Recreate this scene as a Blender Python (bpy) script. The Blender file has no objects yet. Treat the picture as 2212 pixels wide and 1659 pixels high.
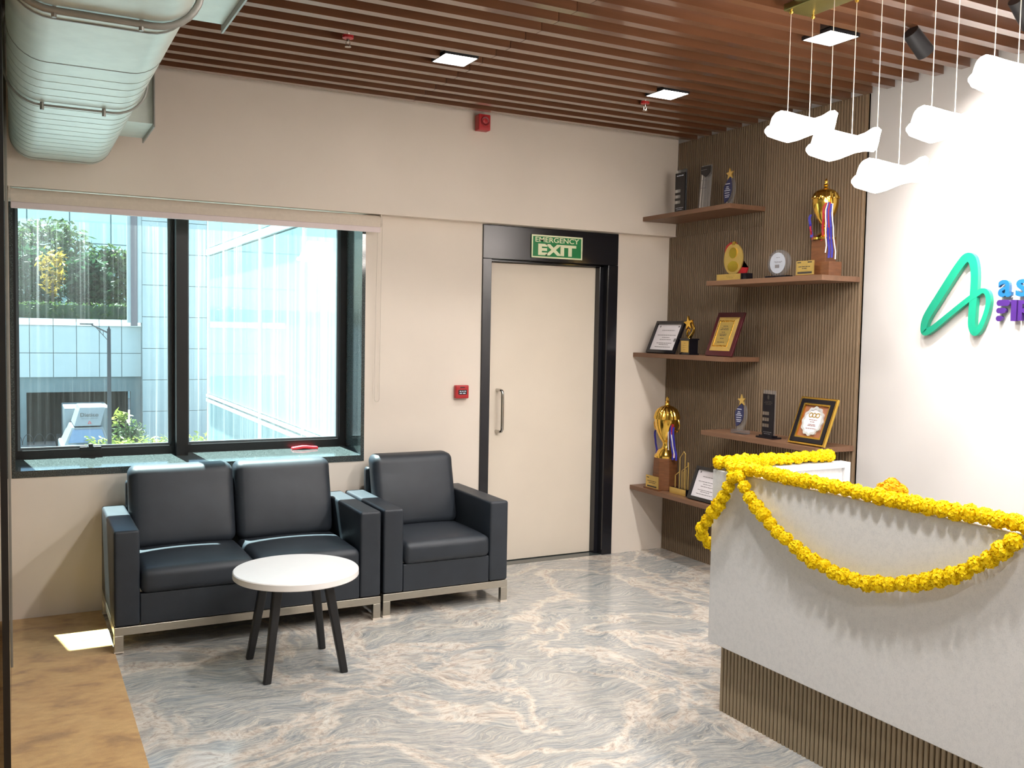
import bpy, bmesh, math, random
from math import sin, cos, pi, radians, sqrt
from mathutils import Vector, Matrix, noise

sc = bpy.context.scene
COL = sc.collection
random.seed(7)

# ------------------------------------------------------------------ camera, sky, sun, exposure
cam_d = bpy.data.cameras.new('camera'); cam = bpy.data.objects.new('camera', cam_d); COL.objects.link(cam)
YAW, PITCH, ROLL = 0.48551, 0.057578, 0.018259
fw = Vector((sin(YAW)*cos(PITCH), cos(YAW)*cos(PITCH), -sin(PITCH)))
rt = Vector((cos(YAW), -sin(YAW), 0)); up = rt.cross(fw)
r2 = cos(ROLL)*rt + sin(ROLL)*up; u2 = -sin(ROLL)*rt + cos(ROLL)*up
cam.matrix_world = Matrix(((r2.x, u2.x, -fw.x, 0), (r2.y, u2.y, -fw.y, -5.61002), (r2.z, u2.z, -fw.z, 1.6), (0, 0, 0, 1)))
cam_d.sensor_fit = 'HORIZONTAL'; cam_d.sensor_width = 36.0; cam_d.lens = 36.0*2037.7/2212
cam_d.clip_start = 0.02; cam_d.clip_end = 300
sc.camera = cam

world = bpy.data.worlds.new('sky'); sc.world = world; world.use_nodes = True
wn = world.node_tree.nodes; wl = world.node_tree.links
bg = wn['Background']; sky = wn.new('ShaderNodeTexSky'); sky.sky_type = 'NISHITA'
sky.sun_disc = False; sky.sun_elevation = radians(62); sky.sun_rotation = radians(191)
sky.air_density = 1.4; sky.dust_density = 2.0
wl.new(sky.outputs[0], bg.inputs[0]); bg.inputs[1].default_value = 0.34

sun_d = bpy.data.lights.new('sun', 'SUN'); sun = bpy.data.objects.new('sun', sun_d); COL.objects.link(sun)
sun_d.energy = 55.0; sun_d.angle = radians(0.6); sun_d.color = (1.0, 0.95, 0.86)
sun.rotation_euler = Vector((0.2, -1.0, -2.2)).to_track_quat('-Z', 'Y').to_euler()

sc.view_settings.view_transform = 'Standard'; sc.view_settings.look = 'None'
sc.view_settings.gamma = 1.0; sc.view_settings.use_curve_mapping = False
sc.view_settings.exposure = 0.12
sc.cycles.max_bounces = 10; sc.cycles.diffuse_bounces = 5; sc.cycles.transparent_max_bounces = 16

DOWNLIGHT_W = 13.0
PENDANT_STRENGTH = 32.0

# ------------------------------------------------------------------ helpers
def S(r, g, b):
    def f(c):
        c /= 255.0
        return c/12.92 if c <= 0.04045 else ((c+0.055)/1.055)**2.4
    return (f(r), f(g), f(b), 1.0)

class NT:
    def __init__(s, name):
        s.m = bpy.data.materials.new(name); s.m.use_nodes = True
        s.n = s.m.node_tree.nodes; s.l = s.m.node_tree.links
        s.p = s.n['Principled BSDF']; s.out = s.n['Material Output']
    def new(s, t, **kw):
        n = s.n.new('ShaderNode'+t)
        for k, v in kw.items():
            setattr(n, k, v)
        return n
    def link(s, a, b): s.l.new(a, b)
    def coord(s, scale=(1, 1, 1), kind='Object', rot=(0, 0, 0)):
        t = s.new('TexCoord'); m = s.new('Mapping')
        m.inputs['Scale'].default_value = scale; m.inputs['Rotation'].default_value = rot
        s.link(t.outputs[kind], m.inputs[0]); return m.outputs[0]
    def noise(s, vec, scale, detail=2, rough=0.5, dist=0.0):
        n = s.new('TexNoise'); n.inputs['Scale'].default_value = scale; n.inputs['Detail'].default_value = detail
        n.inputs['Roughness'].default_value = rough; n.inputs['Distortion'].default_value = dist
        s.link(vec, n.inputs['Vector']); return n
    def ramp(s, fac, stops):
        r = s.new('ValToRGB'); e = r.color_ramp.elements
        while len(e) < len(stops): e.new(0.5)
        for el, (p, c) in zip(e, stops): el.position = p; el.color = c
        s.link(fac, r.inputs[0]); return r.outputs[0]
    def mix(s, fac, a, b, mode='MIX'):
        m = s.new('MixRGB', blend_type=mode)
        for i, x in ((0, fac), (1, a), (2, b)):
            if hasattr(x, 'links'): s.link(x, m.inputs[i])
            else: m.inputs[i].default_value = x
        return m.outputs[0]
    def bump(s, h, strength, dist=0.01):
        b = s.new('Bump'); b.inputs['Strength'].default_value = strength; b.inputs['Distance'].default_value = dist
        s.link(h, b.inputs['Height']); s.link(b.outputs[0], s.p.inputs['Normal'])

def sc4(c, k): return (min(c[0]*k, 1), min(c[1]*k, 1), min(c[2]*k, 1), 1)

def mat(name, col, rough=0.5, metal=0.0, var=0.06, nscale=18, bump=0.0, bscale=250, coat=0.0, spec=0.5, stretch=(1, 1, 1)):
    t = NT(name); v = t.coord(stretch)
    n = t.noise(v, nscale, 4, 0.55)
    c = t.ramp(n.outputs[0], [(0.3, sc4(col, 1-var)), (0.7, sc4(col, 1+var))])
    t.link(c, t.p.inputs['Base Color'])
    t.p.inputs['Roughness'].default_value = rough; t.p.inputs['Metallic'].default_value = metal
    t.p.inputs['Coat Weight'].default_value = coat; t.p.inputs['Coat Roughness'].default_value = 0.08
    t.p.inputs['Specular IOR Level'].default_value = spec
    if bump:
        nb = t.noise(v, bscale, 3, 0.6); t.bump(nb.outputs[0], bump, 0.002)
    return t.m

def emis(name, col, strength):
    t = NT(name); e = t.new('Emission'); e.inputs[0].default_value = col; e.inputs[1].default_value = strength
    t.link(e.outputs[0], t.out.inputs[0]); return t.m

def clear_mat(name, tint, fres=1.5, rough=0.02, body=0.0, bodycol=(1, 1, 1, 1)):
    t = NT(name)
    tr = t.new('BsdfTransparent'); tr.inputs[0].default_value = tint
    gl = t.new('BsdfGlossy'); gl.inputs['Roughness'].default_value = rough
    fr = t.new('Fresnel'); fr.inputs[0].default_value = fres
    m = t.new('MixShader'); t.link(fr.outputs[0], m.inputs[0]); t.link(tr.outputs[0], m.inputs[1]); t.link(gl.outputs[0], m.inputs[2])
    last = m.outputs[0]
    if body:
        d = t.new('BsdfDiffuse'); d.inputs[0].default_value = bodycol
        m2 = t.new('MixShader'); m2.inputs[0].default_value = body
        t.link(last, m2.inputs[1]); t.link(d.outputs[0], m2.inputs[2]); last = m2.outputs[0]
    t.link(last, t.out.inputs[0]); return t.m

class MB:
    def __init__(s): s.v = []; s.f = []
    def add(s, vs, fs):
        o = len(s.v); s.v += [Vector(p) for p in vs]; s.f += [[i+o for i in f] for f in fs]; return s
    def box(s, x0, x1, y0, y1, z0, z1):
        v = [(x, y, z) for x in (x0, x1) for y in (y0, y1) for z in (z0, z1)]
        return s.add(v, [(0, 1, 3, 2), (4, 6, 7, 5), (0, 4, 5, 1), (2, 3, 7, 6), (0, 2, 6, 4), (1, 5, 7, 3)])
    def rbox(s, x0, x1, y0, y1, z0, z1, r=0.02, n=5, seg=3, puff=0.0, puffy=0.0, fn=None):
        c = Vector(((x0+x1)/2, (y0+y1)/2, (z0+z1)/2)); h = Vector(((x1-x0)/2, (y1-y0)/2, (z1-z0)/2))
        r = min(r, *(0.999*k for k in h))
        def ax(k):
            a = [-h[k]+r*(1-cos(i*pi/4/seg)/cos(0)*1.0) if False else -h[k]+r*(i/seg) for i in range(seg)]
            m = [-h[k]+r+(2*(h[k]-r))*i/n for i in range(n+1)]
            return a+m+[-q for q in reversed(a)]
        A = [ax(0), ax(1), ax(2)]
        def rnd(p):
            q = Vector([max(-(h[i]-r), min(h[i]-r, p[i])) for i in range(3)])
            d = p-q
            if d.length > 1e-9: q = q+d.normalized()*r
            a = (1-(q.x/h.x)**2); b = (1-(q.y/h.y)**2); cz = (1-(q.z/h.z)**2)
            if puff: q.z += puff*max(a, 0)**.7*max(b, 0)**.7*(1 if q.z > 0 else 0)
            if puffy: q.y -= puffy*max(a, 0)**.7*max(cz, 0)**.7*(1 if q.y < 0 else 0)
            q = q+c
            return fn(q) if fn else q
        for k in range(3):
            i, j = (k+1) % 3, (k+2) % 3
            for sg in (-1, 1):
                L = []
                for a in A[i]:
                    for b in A[j]:
                        p = Vector((0, 0, 0)); p[k] = sg*h[k]; p[i] = a; p[j] = b; L.append(rnd(p))
                m = len(A[j]); F = []
                for a in range(len(A[i])-1):
                    for b in range(m-1):
                        q = (a*m+b, (a+1)*m+b, (a+1)*m+b+1, a*m+b+1)
                        F.append(q if sg > 0 else q[::-1])
                s.add(L, F)
        return s
    def cyl(s, p0, p1, r0, r1=None, n=16, cap=True):
        r1 = r0 if r1 is None else r1
        p0 = Vector(p0); p1 = Vector(p1); d = (p1-p0).normalized()
        a = d.orthogonal().normalized(); b = d.cross(a); L = []
        for p, r in ((p0, r0), (p1, r1)):
            for i in range(n):
                t = 2*pi*i/n; L.append(p+a*r*cos(t)+b*r*sin(t))
        F = [(i, (i+1) % n, n+(i+1) % n, n+i) for i in range(n)]
        if cap: F += [tuple(range(n))[::-1], tuple(range(n, 2*n))]
        return s.add(L, F)
    def tube(s, pts, r, n=8, closed=False):
        pts = [Vector(p) for p in pts]; m = len(pts); L = []; F = []; pa = None
        for i, p in enumerate(pts):
            if closed: d = (pts[(i+1) % m]-pts[i-1]).normalized()
            else: d = (pts[min(i+1, m-1)]-pts[max(i-1, 0)]).normalized()
            a = d.orthogonal().normalized() if pa is None else (pa-d*pa.dot(d)).normalized()
            pa = a; b = d.cross(a); rr = r(i/(m-1)) if callable(r) else r
            L += [p+a*rr*cos(2*pi*k/n)+b*rr*sin(2*pi*k/n) for k in range(n)]
        for i in range(m if closed else m-1):
            j = (i+1) % m
            F += [(i*n+k, i*n+(k+1) % n, j*n+(k+1) % n, j*n+k) for k in range(n)]
        if not closed: F += [tuple(range(n))[::-1], tuple(range((m-1)*n, m*n))]
        return s.add(L, F)
    def lathe(s, cx, cy, prof, n=24, rib=0, ribamp=0.0, rot=0.0):
        L = []; F = []; m = len(prof)
        for (r, z) in prof:
            for k in range(n):
                t = 2*pi*k/n+rot; q = r*(1+ribamp*abs(sin(rib*t/2)) - ribamp*0.5) if rib else r
                L.append((cx+q*cos(t), cy+q*sin(t), z))
        for i in range(m-1):
            F += [(i*n+k, i*n+(k+1) % n, (i+1)*n+(k+1) % n, (i+1)*n+k) for k in range(n)]
        F += [tuple(range(n))[::-1], tuple(range((m-1)*n, m*n))]
        return s.add(L, F)
    def prism(s, poly, z0, z1, hole=None):
        n = len(poly)
        L = [(x, y, z0) for x, y in poly]+[(x, y, z1) for x, y in poly]
        F = [tuple(range(n))[::-1], tuple(range(n, 2*n))]+[(i, (i+1) % n, n+(i+1) % n, n+i) for i in range(n)]
        return s.add(L, F)
    def ring(s, outer, inner, z0, z1):
        n = len(outer)
        L = [(x, y, z) for z in (z0, z1) for x, y in outer]+[(x, y, z) for z in (z0, z1) for x, y in inner]
        F = []
        for i in range(n):
            j = (i+1) % n
            F += [(i, j, n+j, n+i), (2*n+j, 2*n+i, 3*n+i, 3*n+j), (n+i, n+j, 3*n+j, 3*n+i), (j, i, 2*n+i, 2*n+j)]
        return s.add(L, F)
    def frame(s, x0, x1, y0, y1, w, z0, z1):
        return s.ring([(x0, y0), (x1, y0), (x1, y1), (x0, y1)], [(x0+w, y0+w), (x1-w, y0+w), (x1-w, y1-w), (x0+w, y1-w)], z0, z1)
    def text(s, body, size, ext, x=0, y=0, z=0, off=0.0, align='CENTER', sx=1.0):
        cu = bpy.data.curves.new('t', 'FONT'); cu.body = body; cu.size = size; cu.extrude = ext; cu.offset = off
        cu.align_x = align; cu.align_y = 'CENTER'; cu.resolution_u = 4
        o = bpy.data.objects.new('t', cu); COL.objects.link(o)
        dg = bpy.context.evaluated_depsgraph_get(); me = o.evaluated_get(dg).to_mesh()
        s.add([(v.co.x*sx+x, v.co.y+y, v.co.z+z) for v in me.vertices], [tuple(p.vertices) for p in me.polygons])
        o.evaluated_get(dg).to_mesh_clear(); bpy.data.objects.remove(o); bpy.data.curves.remove(cu)
        return s
    def fit(s, body, w, h, x, y, off):
        q = MB().text(body, 0.1, 0.0005, 0, 0, 0, off)
        xs = [v.x for v in q.v]; ys = [v.y for v in q.v]; kx = w/(max(xs)-min(xs)); ky = h/(max(ys)-min(ys))
        cx, cy = (max(xs)+min(xs))/2, (max(ys)+min(ys))/2
        return s.add([((v.x-cx)*kx+x, (v.y-cy)*ky+y, v.z) for v in q.v], q.f)
    def xf(s, M):
        s.v = [M @ p for p in s.v]; return s

WLOC = {}
def link(o, parent=None):
    COL.objects.link(o)
    if parent is not None: o.parent = parent
def thing(name, loc, label=None, cat=None, group=None, kind=None):
    o = bpy.data.objects.new(name, None); o.location = loc; o.empty_display_size = 0.05
    COL.objects.link(o); WLOC[o.name] = Vector(loc); tag(o, label, cat, group, kind); return o
def tag(o, label=None, cat=None, group=None, kind=None):
    if label: o['label'] = label
    if cat: o['category'] = cat
    if group: o['group'] = group
    if kind: o['kind'] = kind
    return o
def mesh(name, mb, m, smooth=False, merge=False):
    me = bpy.data.meshes.new(name); me.from_pydata([tuple(v) for v in mb.v], [], mb.f); me.update()
    bm = bmesh.new(); bm.from_mesh(me)
    if merge: bmesh.ops.remove_doubles(bm, verts=bm.verts, dist=1e-5)
    bmesh.ops.recalc_face_normals(bm, faces=bm.faces)
    bm.to_mesh(me); bm.free()
    if m: me.materials.append(m)
    if smooth:
        me.polygons.foreach_set('use_smooth', [True]*len(me.polygons))
        if smooth == 'auto':
            me.set_sharp_from_angle(angle=radians(35))
    me.update(); return me
def part(name, mb, m, parent=None, smooth=False, merge=False, bevel=0.0, label=None, kind=None, loc=None):
    """mesh from world coordinates; under a parent, or with loc, the origin is moved"""
    base = Vector((0, 0, 0)) if loc is None else Vector(loc)
    if loc is None and parent is None and mb.v:
        xs = [v.x for v in mb.v]; ys = [v.y for v in mb.v]; zs = [v.z for v in mb.v]
        base = Vector(((min(xs)+max(xs))/2, (min(ys)+max(ys))/2, min(zs)))
    pw = WLOC[parent.name] if parent is not None else Vector((0, 0, 0))
    if parent is not None and loc is None: base = pw
    mb.v = [v-base for v in mb.v]
    o = bpy.data.objects.new(name, mesh(name, mb, m, smooth, merge))
    o.location = base-pw; link(o, parent); WLOC[o.name] = base
    if bevel:
        b = o.modifiers.new('bevel', 'BEVEL'); b.width = bevel; b.segments = 2; b.limit_method = 'ANGLE'
    if label: o['label'] = label
    if kind: o['kind'] = kind
    return o
def copy_tree(o, loc=None, parent=None):
    c = o.copy(); COL.objects.link(c); c.parent = parent
    if loc is not None: c.location = loc
    for ch in list(o.children): copy_tree(ch, None, c)
    return c
def facing(X, Y, Z, lean=0.0, yaw=0.0):
    """local x to the right as seen from the room, y up, z towards the room, on the right-hand wall"""
    M = Matrix(((0, sin(lean), -cos(lean), 0), (-1, 0, 0, 0), (0, cos(lean), sin(lean), 0), (0, 0, 0, 1)))
    return Matrix.Translation((X, Y, Z)) @ Matrix.Rotation(yaw, 4, 'Z') @ M
def back_facing(X, Y, Z):
    """local x along +X, y up, z towards -Y"""
    return Matrix(((1, 0, 0, X), (0, 0, -1, Y), (0, 1, 0, Z), (0, 0, 0, 1)))

# ------------------------------------------------------------------ materials
M = {}
M['wall'] = mat('wall_paint', S(226, 214, 201), 0.85, var=0.025, nscale=2.2, bump=0.06, bscale=160)
M['white_wall'] = mat('white_paint', S(206, 202, 200), 0.8, var=0.015, nscale=3, bump=0.05, bscale=200)
M['plain'] = mat('far_paint', S(214, 208, 198), 0.85, var=0.02)
M['black'] = mat('black_laminate', S(26, 26, 31), 0.16, var=0.15, nscale=6, bump=0.05, bscale=40)
M['black_frame'] = mat('black_aluminium', S(17, 17, 19), 0.35, var=0.1)
M['door'] = mat('door_laminate', S(228, 215, 198), 0.45, var=0.02, nscale=3)
M['steel'] = mat('brushed_steel', S(190, 184, 172), 0.28, 1.0, var=0.06, nscale=30, stretch=(1, 8, 8))
M['chrome'] = mat('polished_steel', S(200, 196, 190), 0.16, 1.0, var=0.03)
M['gold'] = mat('gold_metal', S(244, 200, 92), 0.16, 1.0, var=0.08, nscale=40, bump=0.1, bscale=90)
M['goldplate'] = mat('gold_plate', S(222, 190, 110), 0.32, 0.75, var=0.06, nscale=25)
M['leather'] = mat('grey_leather', S(43, 48, 55), 0.43, var=0.10, nscale=9, bump=0.18, bscale=420, spec=0.4)
M['table_white'] = mat('white_laminate', S(240, 236, 234), 0.3, var=0.01)
M['black_metal'] = mat('black_powder_coat', S(22, 22, 25), 0.4, var=0.1)
M['fabric'] = mat('blind_fabric', S(216, 202, 186), 0.9, var=0.03, nscale=60, bump=0.1, bscale=500)
M['hem'] = mat('blind_hem', S(226, 210, 208), 0.6, var=0.02)
M['cord'] = mat('pale_cord', S(208, 196, 182), 0.6, var=0.05)
M['red'] = mat('red_plastic', S(176, 36, 40), 0.35, var=0.05)
M['red_item'] = mat('pinkish_red_plastic', S(236, 58, 70), 0.4, var=0.05)
M['brass'] = mat('dull_brass', S(120, 112, 62), 0.35, 0.8, var=0.1)
M['duct'] = mat('galvanised_sheet', S(206, 214, 206), 0.45, 0.25, var=0.06, nscale=14, bump=0.05, bscale=30)
M['duct_grey'] = mat('galvanised_collar', S(150, 148, 142), 0.45, 0.4, var=0.08, nscale=20)
M['maroon'] = mat('maroon_wood', S(70, 20, 28), 0.28, var=0.12, nscale=10)
M['walnut'] = mat('walnut_block', S(112, 70, 42), 0.35, var=0.25, nscale=12, stretch=(1, 1, 6))
M['black_gloss'] = mat('black_gloss', S(20, 18, 24), 0.15, var=0.05)
M['navy'] = mat('navy_print', S(34, 40, 84), 0.3, var=0.08)
M['paper'] = mat('white_paper', S(226, 220, 224), 0.6, var=0.02)
M['ink'] = mat('grey_ink', S(120, 116, 118), 0.7, var=0.05)
M['ink_dark'] = mat('dark_ink', S(60, 54, 46), 0.7, var=0.05)
M['ink_white'] = mat('white_ink', S(206, 210, 224), 0.7, var=0.03)
M['mat_brown'] = mat('brown_mount', S(150, 96, 66), 0.7, var=0.08)
M['silver'] = mat('silver_plate', S(222, 224, 222), 0.3, 0.45, var=0.03)
M['ribbon_red'] = mat('red_ribbon', S(160, 22, 32), 0.5, var=0.08)
M['ribbon_blue'] = mat('blue_ribbon', S(44, 40, 150), 0.5, var=0.08)
M['ribbon_white'] = mat('white_ribbon', S(226, 222, 226), 0.5, var=0.04)
M['acrylic'] = clear_mat('clear_acrylic', (0.95, 0.96, 0.97, 1), 1.28, 0.05, 0.07, S(220, 225, 235))
M['pane'] = None
M['green_sign'] = mat('sign_green', S(10, 122, 62), 0.45, var=0.03)
M['sign_cream'] = mat('sign_cream', S(232, 234, 196), 0.5, var=0.02)
M['logo_green'] = mat('logo_green', S(20, 140, 110), 0.35, var=0.04, nscale=4)
M['logo_blue'] = mat('logo_blue', S(24, 86, 132), 0.35, var=0.04)
M['logo_purple'] = mat('logo_purple', S(58, 28, 98), 0.35, var=0.04)
M['string'] = mat('green_string', S(40, 120, 60), 0.7, var=0.1)
M['lamp_glow'] = emis('pendant_glow', (1.0, 0.93, 0.86, 1), PENDANT_STRENGTH)
M['down_glow'] = emis('downlight_glow', (1.0, 0.93, 0.86, 1), 30.0)

def wood(name, a, b, rough, axis='X', scale=1.0, coat=0.0):
    st = {'X': (0.6, 16, 16), 'Y': (16, 0.6, 16), 'Z': (16, 16, 0.6)}[axis]
    t = NT(name); v = t.coord(tuple(q*scale for q in st))
    n = t.noise(v, 2.2, 6, 0.6, 0.6); n2 = t.noise(t.coord(), 1.3, 2)
    c = t.ramp(n.outputs[0], [(0.28, a), (0.72, b)])
    c2 = t.mix(0.35, c, t.ramp(n2.outputs[0], [(0.3, a), (0.75, b)]))
    t.link(c2, t.p.inputs['Base Color']); t.p.inputs['Roughness'].default_value = rough
    t.p.inputs['Coat Weight'].default_value = coat; t.p.inputs['Coat Roughness'].default_value = 0.10; t.p.inputs['Coat IOR'].default_value = 1.7
    t.bump(n.outputs[0], 0.08, 0.002); return t.m
M['slat'] = wood('ceiling_laminate', S(84, 53, 35), S(112, 73, 48), 0.30, 'X', 0.8, 1.0)
M['slat_back'] = wood('ceiling_board', S(70, 44, 28), S(92, 60, 40), 0.45, 'X', 0.7)
M['panel'] = wood('fluted_laminate', S(116, 97, 76), S(126, 106, 83), 0.6, 'Z', 3.0)
M['panel_b'] = wood('fluted_laminate_light', S(124, 104, 82), S(134, 113, 89), 0.6, 'Z', 3.0)
M['kick'] = wood('kick_laminate', S(134, 118, 94), S(168, 150, 122), 0.5, 'Z', 1.4)
M['shelf'] = wood('shelf_laminate', S(104, 74, 54), S(132, 96, 72), 0.45, 'Y', 0.9)

# granite floor: grey ground, cream swirls, pinkish drifts, polished
t = NT('polished_granite'); v0 = t.coord()
w1 = t.noise(v0, 0.9, 3, 0.55); w2 = t.noise(v0, 3.2, 3, 0.5)
def warp(vec, n, k):
    sb = t.new('VectorMath', operation='SUBTRACT'); t.link(n.outputs['Color'], sb.inputs[0]); sb.inputs[1].default_value = (0.5, 0.5, 0.5)
    ml = t.new('VectorMath', operation='SCALE'); t.link(sb.outputs[0], ml.inputs[0]); ml.inputs[3].default_value = k
    ad = t.new('VectorMath', operation='ADD'); t.link(vec, ad.inputs[0]); t.link(ml.outputs[0], ad.inputs[1]); return ad.outputs[0]
vw = warp(warp(v0, w1, 0.9), w2, 0.16)
mp = t.new('Mapping'); mp.inputs['Rotation'].default_value = (0, 0, radians(-24)); mp.inputs['Scale'].default_value = (3.0, 27, 1)
t.link(vw, mp.inputs[0])
band = t.noise(mp.outputs[0], 1.0, 9, 0.68, 0.5)
fine = t.noise(mp.outputs[0], 2.6, 7, 0.72, 0.4)
grey = t.ramp(fine.outputs[0], [(0.32, S(120, 125, 128)), (0.52, S(150, 154, 156)), (0.72, S(176, 175, 172))])
crm = t.ramp(fine.outputs[0], [(0.30, S(186, 177, 165)), (0.7, S(222, 213, 200))])
vein = t.ramp(band.outputs[0], [(0.42, (0, 0, 0, 1)), (0.475, (0.6, 0.6, 0.6, 1)), (0.50, (0.06, 0.06, 0.06, 1)), (0.545, (0.1, 0.1, 0.1, 1)), (0.57, (0.9, 0.9, 0.9, 1)), (0.60, (0.15, 0.15, 0.15, 1)), (0.68, (0.6, 0.6, 0.6, 1))])
c = t.mix(vein, grey, crm)
drift = t.ramp(t.noise(warp(v0, w1, 0.7), 1.15, 5, 0.6, 0.8).outputs[0], [(0.455, (0, 0, 0, 1)), (0.495, (0.62, 0.62, 0.62, 1)), (0.515, (0.6, 0.6, 0.6, 1)), (0.555, (0, 0, 0, 1)), (0.74, (0.3, 0.3, 0.3, 1))])
gran = t.noise(vw, 26, 5, 0.75, 0.6)
c = t.mix(drift, c, t.ramp(gran.outputs[0], [(0.30, S(120, 116, 112)), (0.40, S(190, 168, 150)), (0.52, S(226, 212, 196)), (0.62, S(236, 228, 216)), (0.72, S(204, 182, 164))]))
spk = t.ramp(t.noise(v0, 95, 2, 0.6).outputs[0], [(0.66, (0, 0, 0, 1)), (0.74, (0.5, 0.5, 0.5, 1))])
c = t.mix(spk, c, S(84, 82, 80))
t.link(c, t.p.inputs['Base Color']); t.p.inputs['Roughness'].default_value = 0.14
M['floor'] = t.m

# tan carpet with brushed, patchy pile
t = NT('tan_carpet'); v0 = t.coord()
mp = t.new('Mapping'); mp.inputs['Scale'].default_value = (2.2, 3.6, 1); t.link(v0, mp.inputs[0])
n1 = t.noise(mp.outputs[0], 2.0, 3, 0.55, 0.4); n2 = t.noise(v0, 420, 2, 0.6); n3 = t.noise(mp.outputs[0], 9.0, 3, 0.5)
c = t.ramp(n1.outputs[0], [(0.34, S(146, 102, 46)), (0.46, S(190, 142, 76)), (0.60, S(206, 162, 96)), (0.75, S(188, 142, 78))])
c = t.mix(0.22, c, t.ramp(n3.outputs[0], [(0.35, S(142, 98, 44)), (0.65, S(212, 168, 102))]))
c = t.mix(0.15, c, t.ramp(n2.outputs[0], [(0.3, S(110, 82, 46)), (0.7, S(222, 190, 140))]))
t.link(c, t.p.inputs['Base Color']); t.p.inputs['Roughness'].default_value = 0.95
t.p.inputs['Sheen Weight'].default_value = 0.3; t.bump(n2.outputs[0], 0.5, 0.004)
M['carpet'] = t.m

# speckled white solid surface
t = NT('speckled_solid_surface'); v0 = t.coord()
a = t.ramp(t.noise(v0, 330, 3, 0.6).outputs[0], [(0.34, S(186, 188, 190)), (0.44, S(215, 214, 214)), (0.62, S(222, 221, 221))])
b = t.ramp(t.noise(v0, 60, 3, 0.6).outputs[0], [(0.36, S(206, 206, 207)), (0.55, S(219, 218, 218))])
t.link(t.mix(0.5, a, b), t.p.inputs['Base Color']); t.p.inputs['Roughness'].default_value = 0.35
M['counter'] = t.m

# polished black granite of the window reveal
t = NT('black_granite'); v0 = t.coord()
c = t.ramp(t.noise(v0, 160, 3, 0.6).outputs[0], [(0.45, S(52, 58, 58)), (0.7, S(92, 100, 100))])
t.link(c, t.p.inputs['Base Color']); t.p.inputs['Roughness'].default_value = 0.09
M['granite'] = t.m

# window pane: tinted glass with run marks of dirt
t = NT('dusty_window_glass')
v0 = t.coord((46, 1, 0.30)); v1 = t.coord((1, 1, 1))
st = t.noise(v0, 1.0, 6, 0.7, 0.15)
big = t.noise(t.coord((2.2, 1, 0.5)), 1.0, 2, 0.5)
f1 = t.ramp(st.outputs[0], [(0.42, (0.035, 0.035, 0.035, 1)), (0.56, (0.09, 0.09, 0.09, 1)), (0.70, (0.32, 0.32, 0.32, 1))])
f2 = t.ramp(big.outputs[0], [(0.38, (0.3, 0.3, 0.3, 1)), (0.62, (1, 1, 1, 1))])
f = t.mix(1.0, f1, f2, 'MULTIPLY')
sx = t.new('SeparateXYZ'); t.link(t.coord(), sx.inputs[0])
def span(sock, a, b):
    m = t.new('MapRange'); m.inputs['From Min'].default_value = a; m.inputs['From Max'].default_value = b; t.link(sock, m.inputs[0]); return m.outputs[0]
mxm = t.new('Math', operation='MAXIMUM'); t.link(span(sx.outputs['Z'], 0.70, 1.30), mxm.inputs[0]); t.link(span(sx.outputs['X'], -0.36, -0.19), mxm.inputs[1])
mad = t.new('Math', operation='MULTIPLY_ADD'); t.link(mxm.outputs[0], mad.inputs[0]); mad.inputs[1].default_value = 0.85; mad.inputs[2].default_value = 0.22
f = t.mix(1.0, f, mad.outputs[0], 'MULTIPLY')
tr = t.new('BsdfTransparent'); tr.inputs[0].default_value = (0.64, 0.86, 0.90, 1)
gl = t.new('BsdfGlossy'); gl.inputs['Roughness'].default_value = 0.0
fr = t.new('Fresnel'); fr.inputs[0].default_value = 1.62
m1 = t.new('MixShader'); t.link(fr.outputs[0], m1.inputs[0]); t.link(tr.outputs[0], m1.inputs[1]); t.link(gl.outputs[0], m1.inputs[2])
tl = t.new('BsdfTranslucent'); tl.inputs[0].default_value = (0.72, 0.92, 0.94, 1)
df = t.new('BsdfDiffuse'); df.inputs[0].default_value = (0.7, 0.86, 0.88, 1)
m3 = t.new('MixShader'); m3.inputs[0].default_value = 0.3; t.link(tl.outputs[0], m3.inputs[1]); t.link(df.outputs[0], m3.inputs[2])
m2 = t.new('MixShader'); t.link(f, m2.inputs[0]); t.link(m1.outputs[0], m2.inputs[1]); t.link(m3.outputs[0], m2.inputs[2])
t.link(m2.outputs[0], t.out.inputs[0]); M['pane'] = t.m
M['clear_glass'] = clear_mat('partition_glass', (0.86, 0.93, 0.9, 1), 1.5, 0.0)

# ------------------------------------------------------------------ room shell
RX = 4.26                                                        # right-hand wall
def struct(name, mb, m, **k): return tag(part(name, mb, m, loc=(0, 0, 0), **k), kind='structure')
struct('floor', MB().box(-2.6, 4.7, -7.6, 0.4, -0.25, 0.0), M['floor'])
mb = MB().box(-2.6, -0.015, 0, 0.4, 0, 3.05).box(-0.015, 1.915, 0, 0.4, 0, 0.77).box(-0.015, 1.915, 0, 0.4, 2.30, 3.05)
mb.box(1.915, 2.722, 0, 0.4, 0, 3.05).box(2.722, 3.787, 0, 0.4, 2.288, 3.05).box(3.787, 4.7, 0, 0.4, 0, 3.05)
mb.box(2.722, 3.787, 0.3, 0.4, 0, 2.288)
wb = struct('wall_back', mb, M['wall'])
struct('trim_1', MB().box(-2.6, 4.236, -0.078, -0.0005, 2.29, 3.0), M['wall'])
struct('wall_right', MB().box(RX, 4.7, -7.6, 0.0, 0, 3.05), M['white_wall'])
struct('wall_left', MB().box(-2.7, -2.6, -7.6, 0.4, -0.25, 3.05), M['plain'])
struct('wall_front', MB().box(-2.7, 4.7, -7.7, -7.6, -0.25, 3.05), M['plain'])
struct('trim_2', MB().box(-2.7, 4.7, -7.7, 0.4, 3.05, 3.4), M['plain'])
ceil = struct('ceiling', MB().box(-0.1, RX-0.03, -6.4, -0.1, 3.0, 3.05), M['slat_back'])
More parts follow.
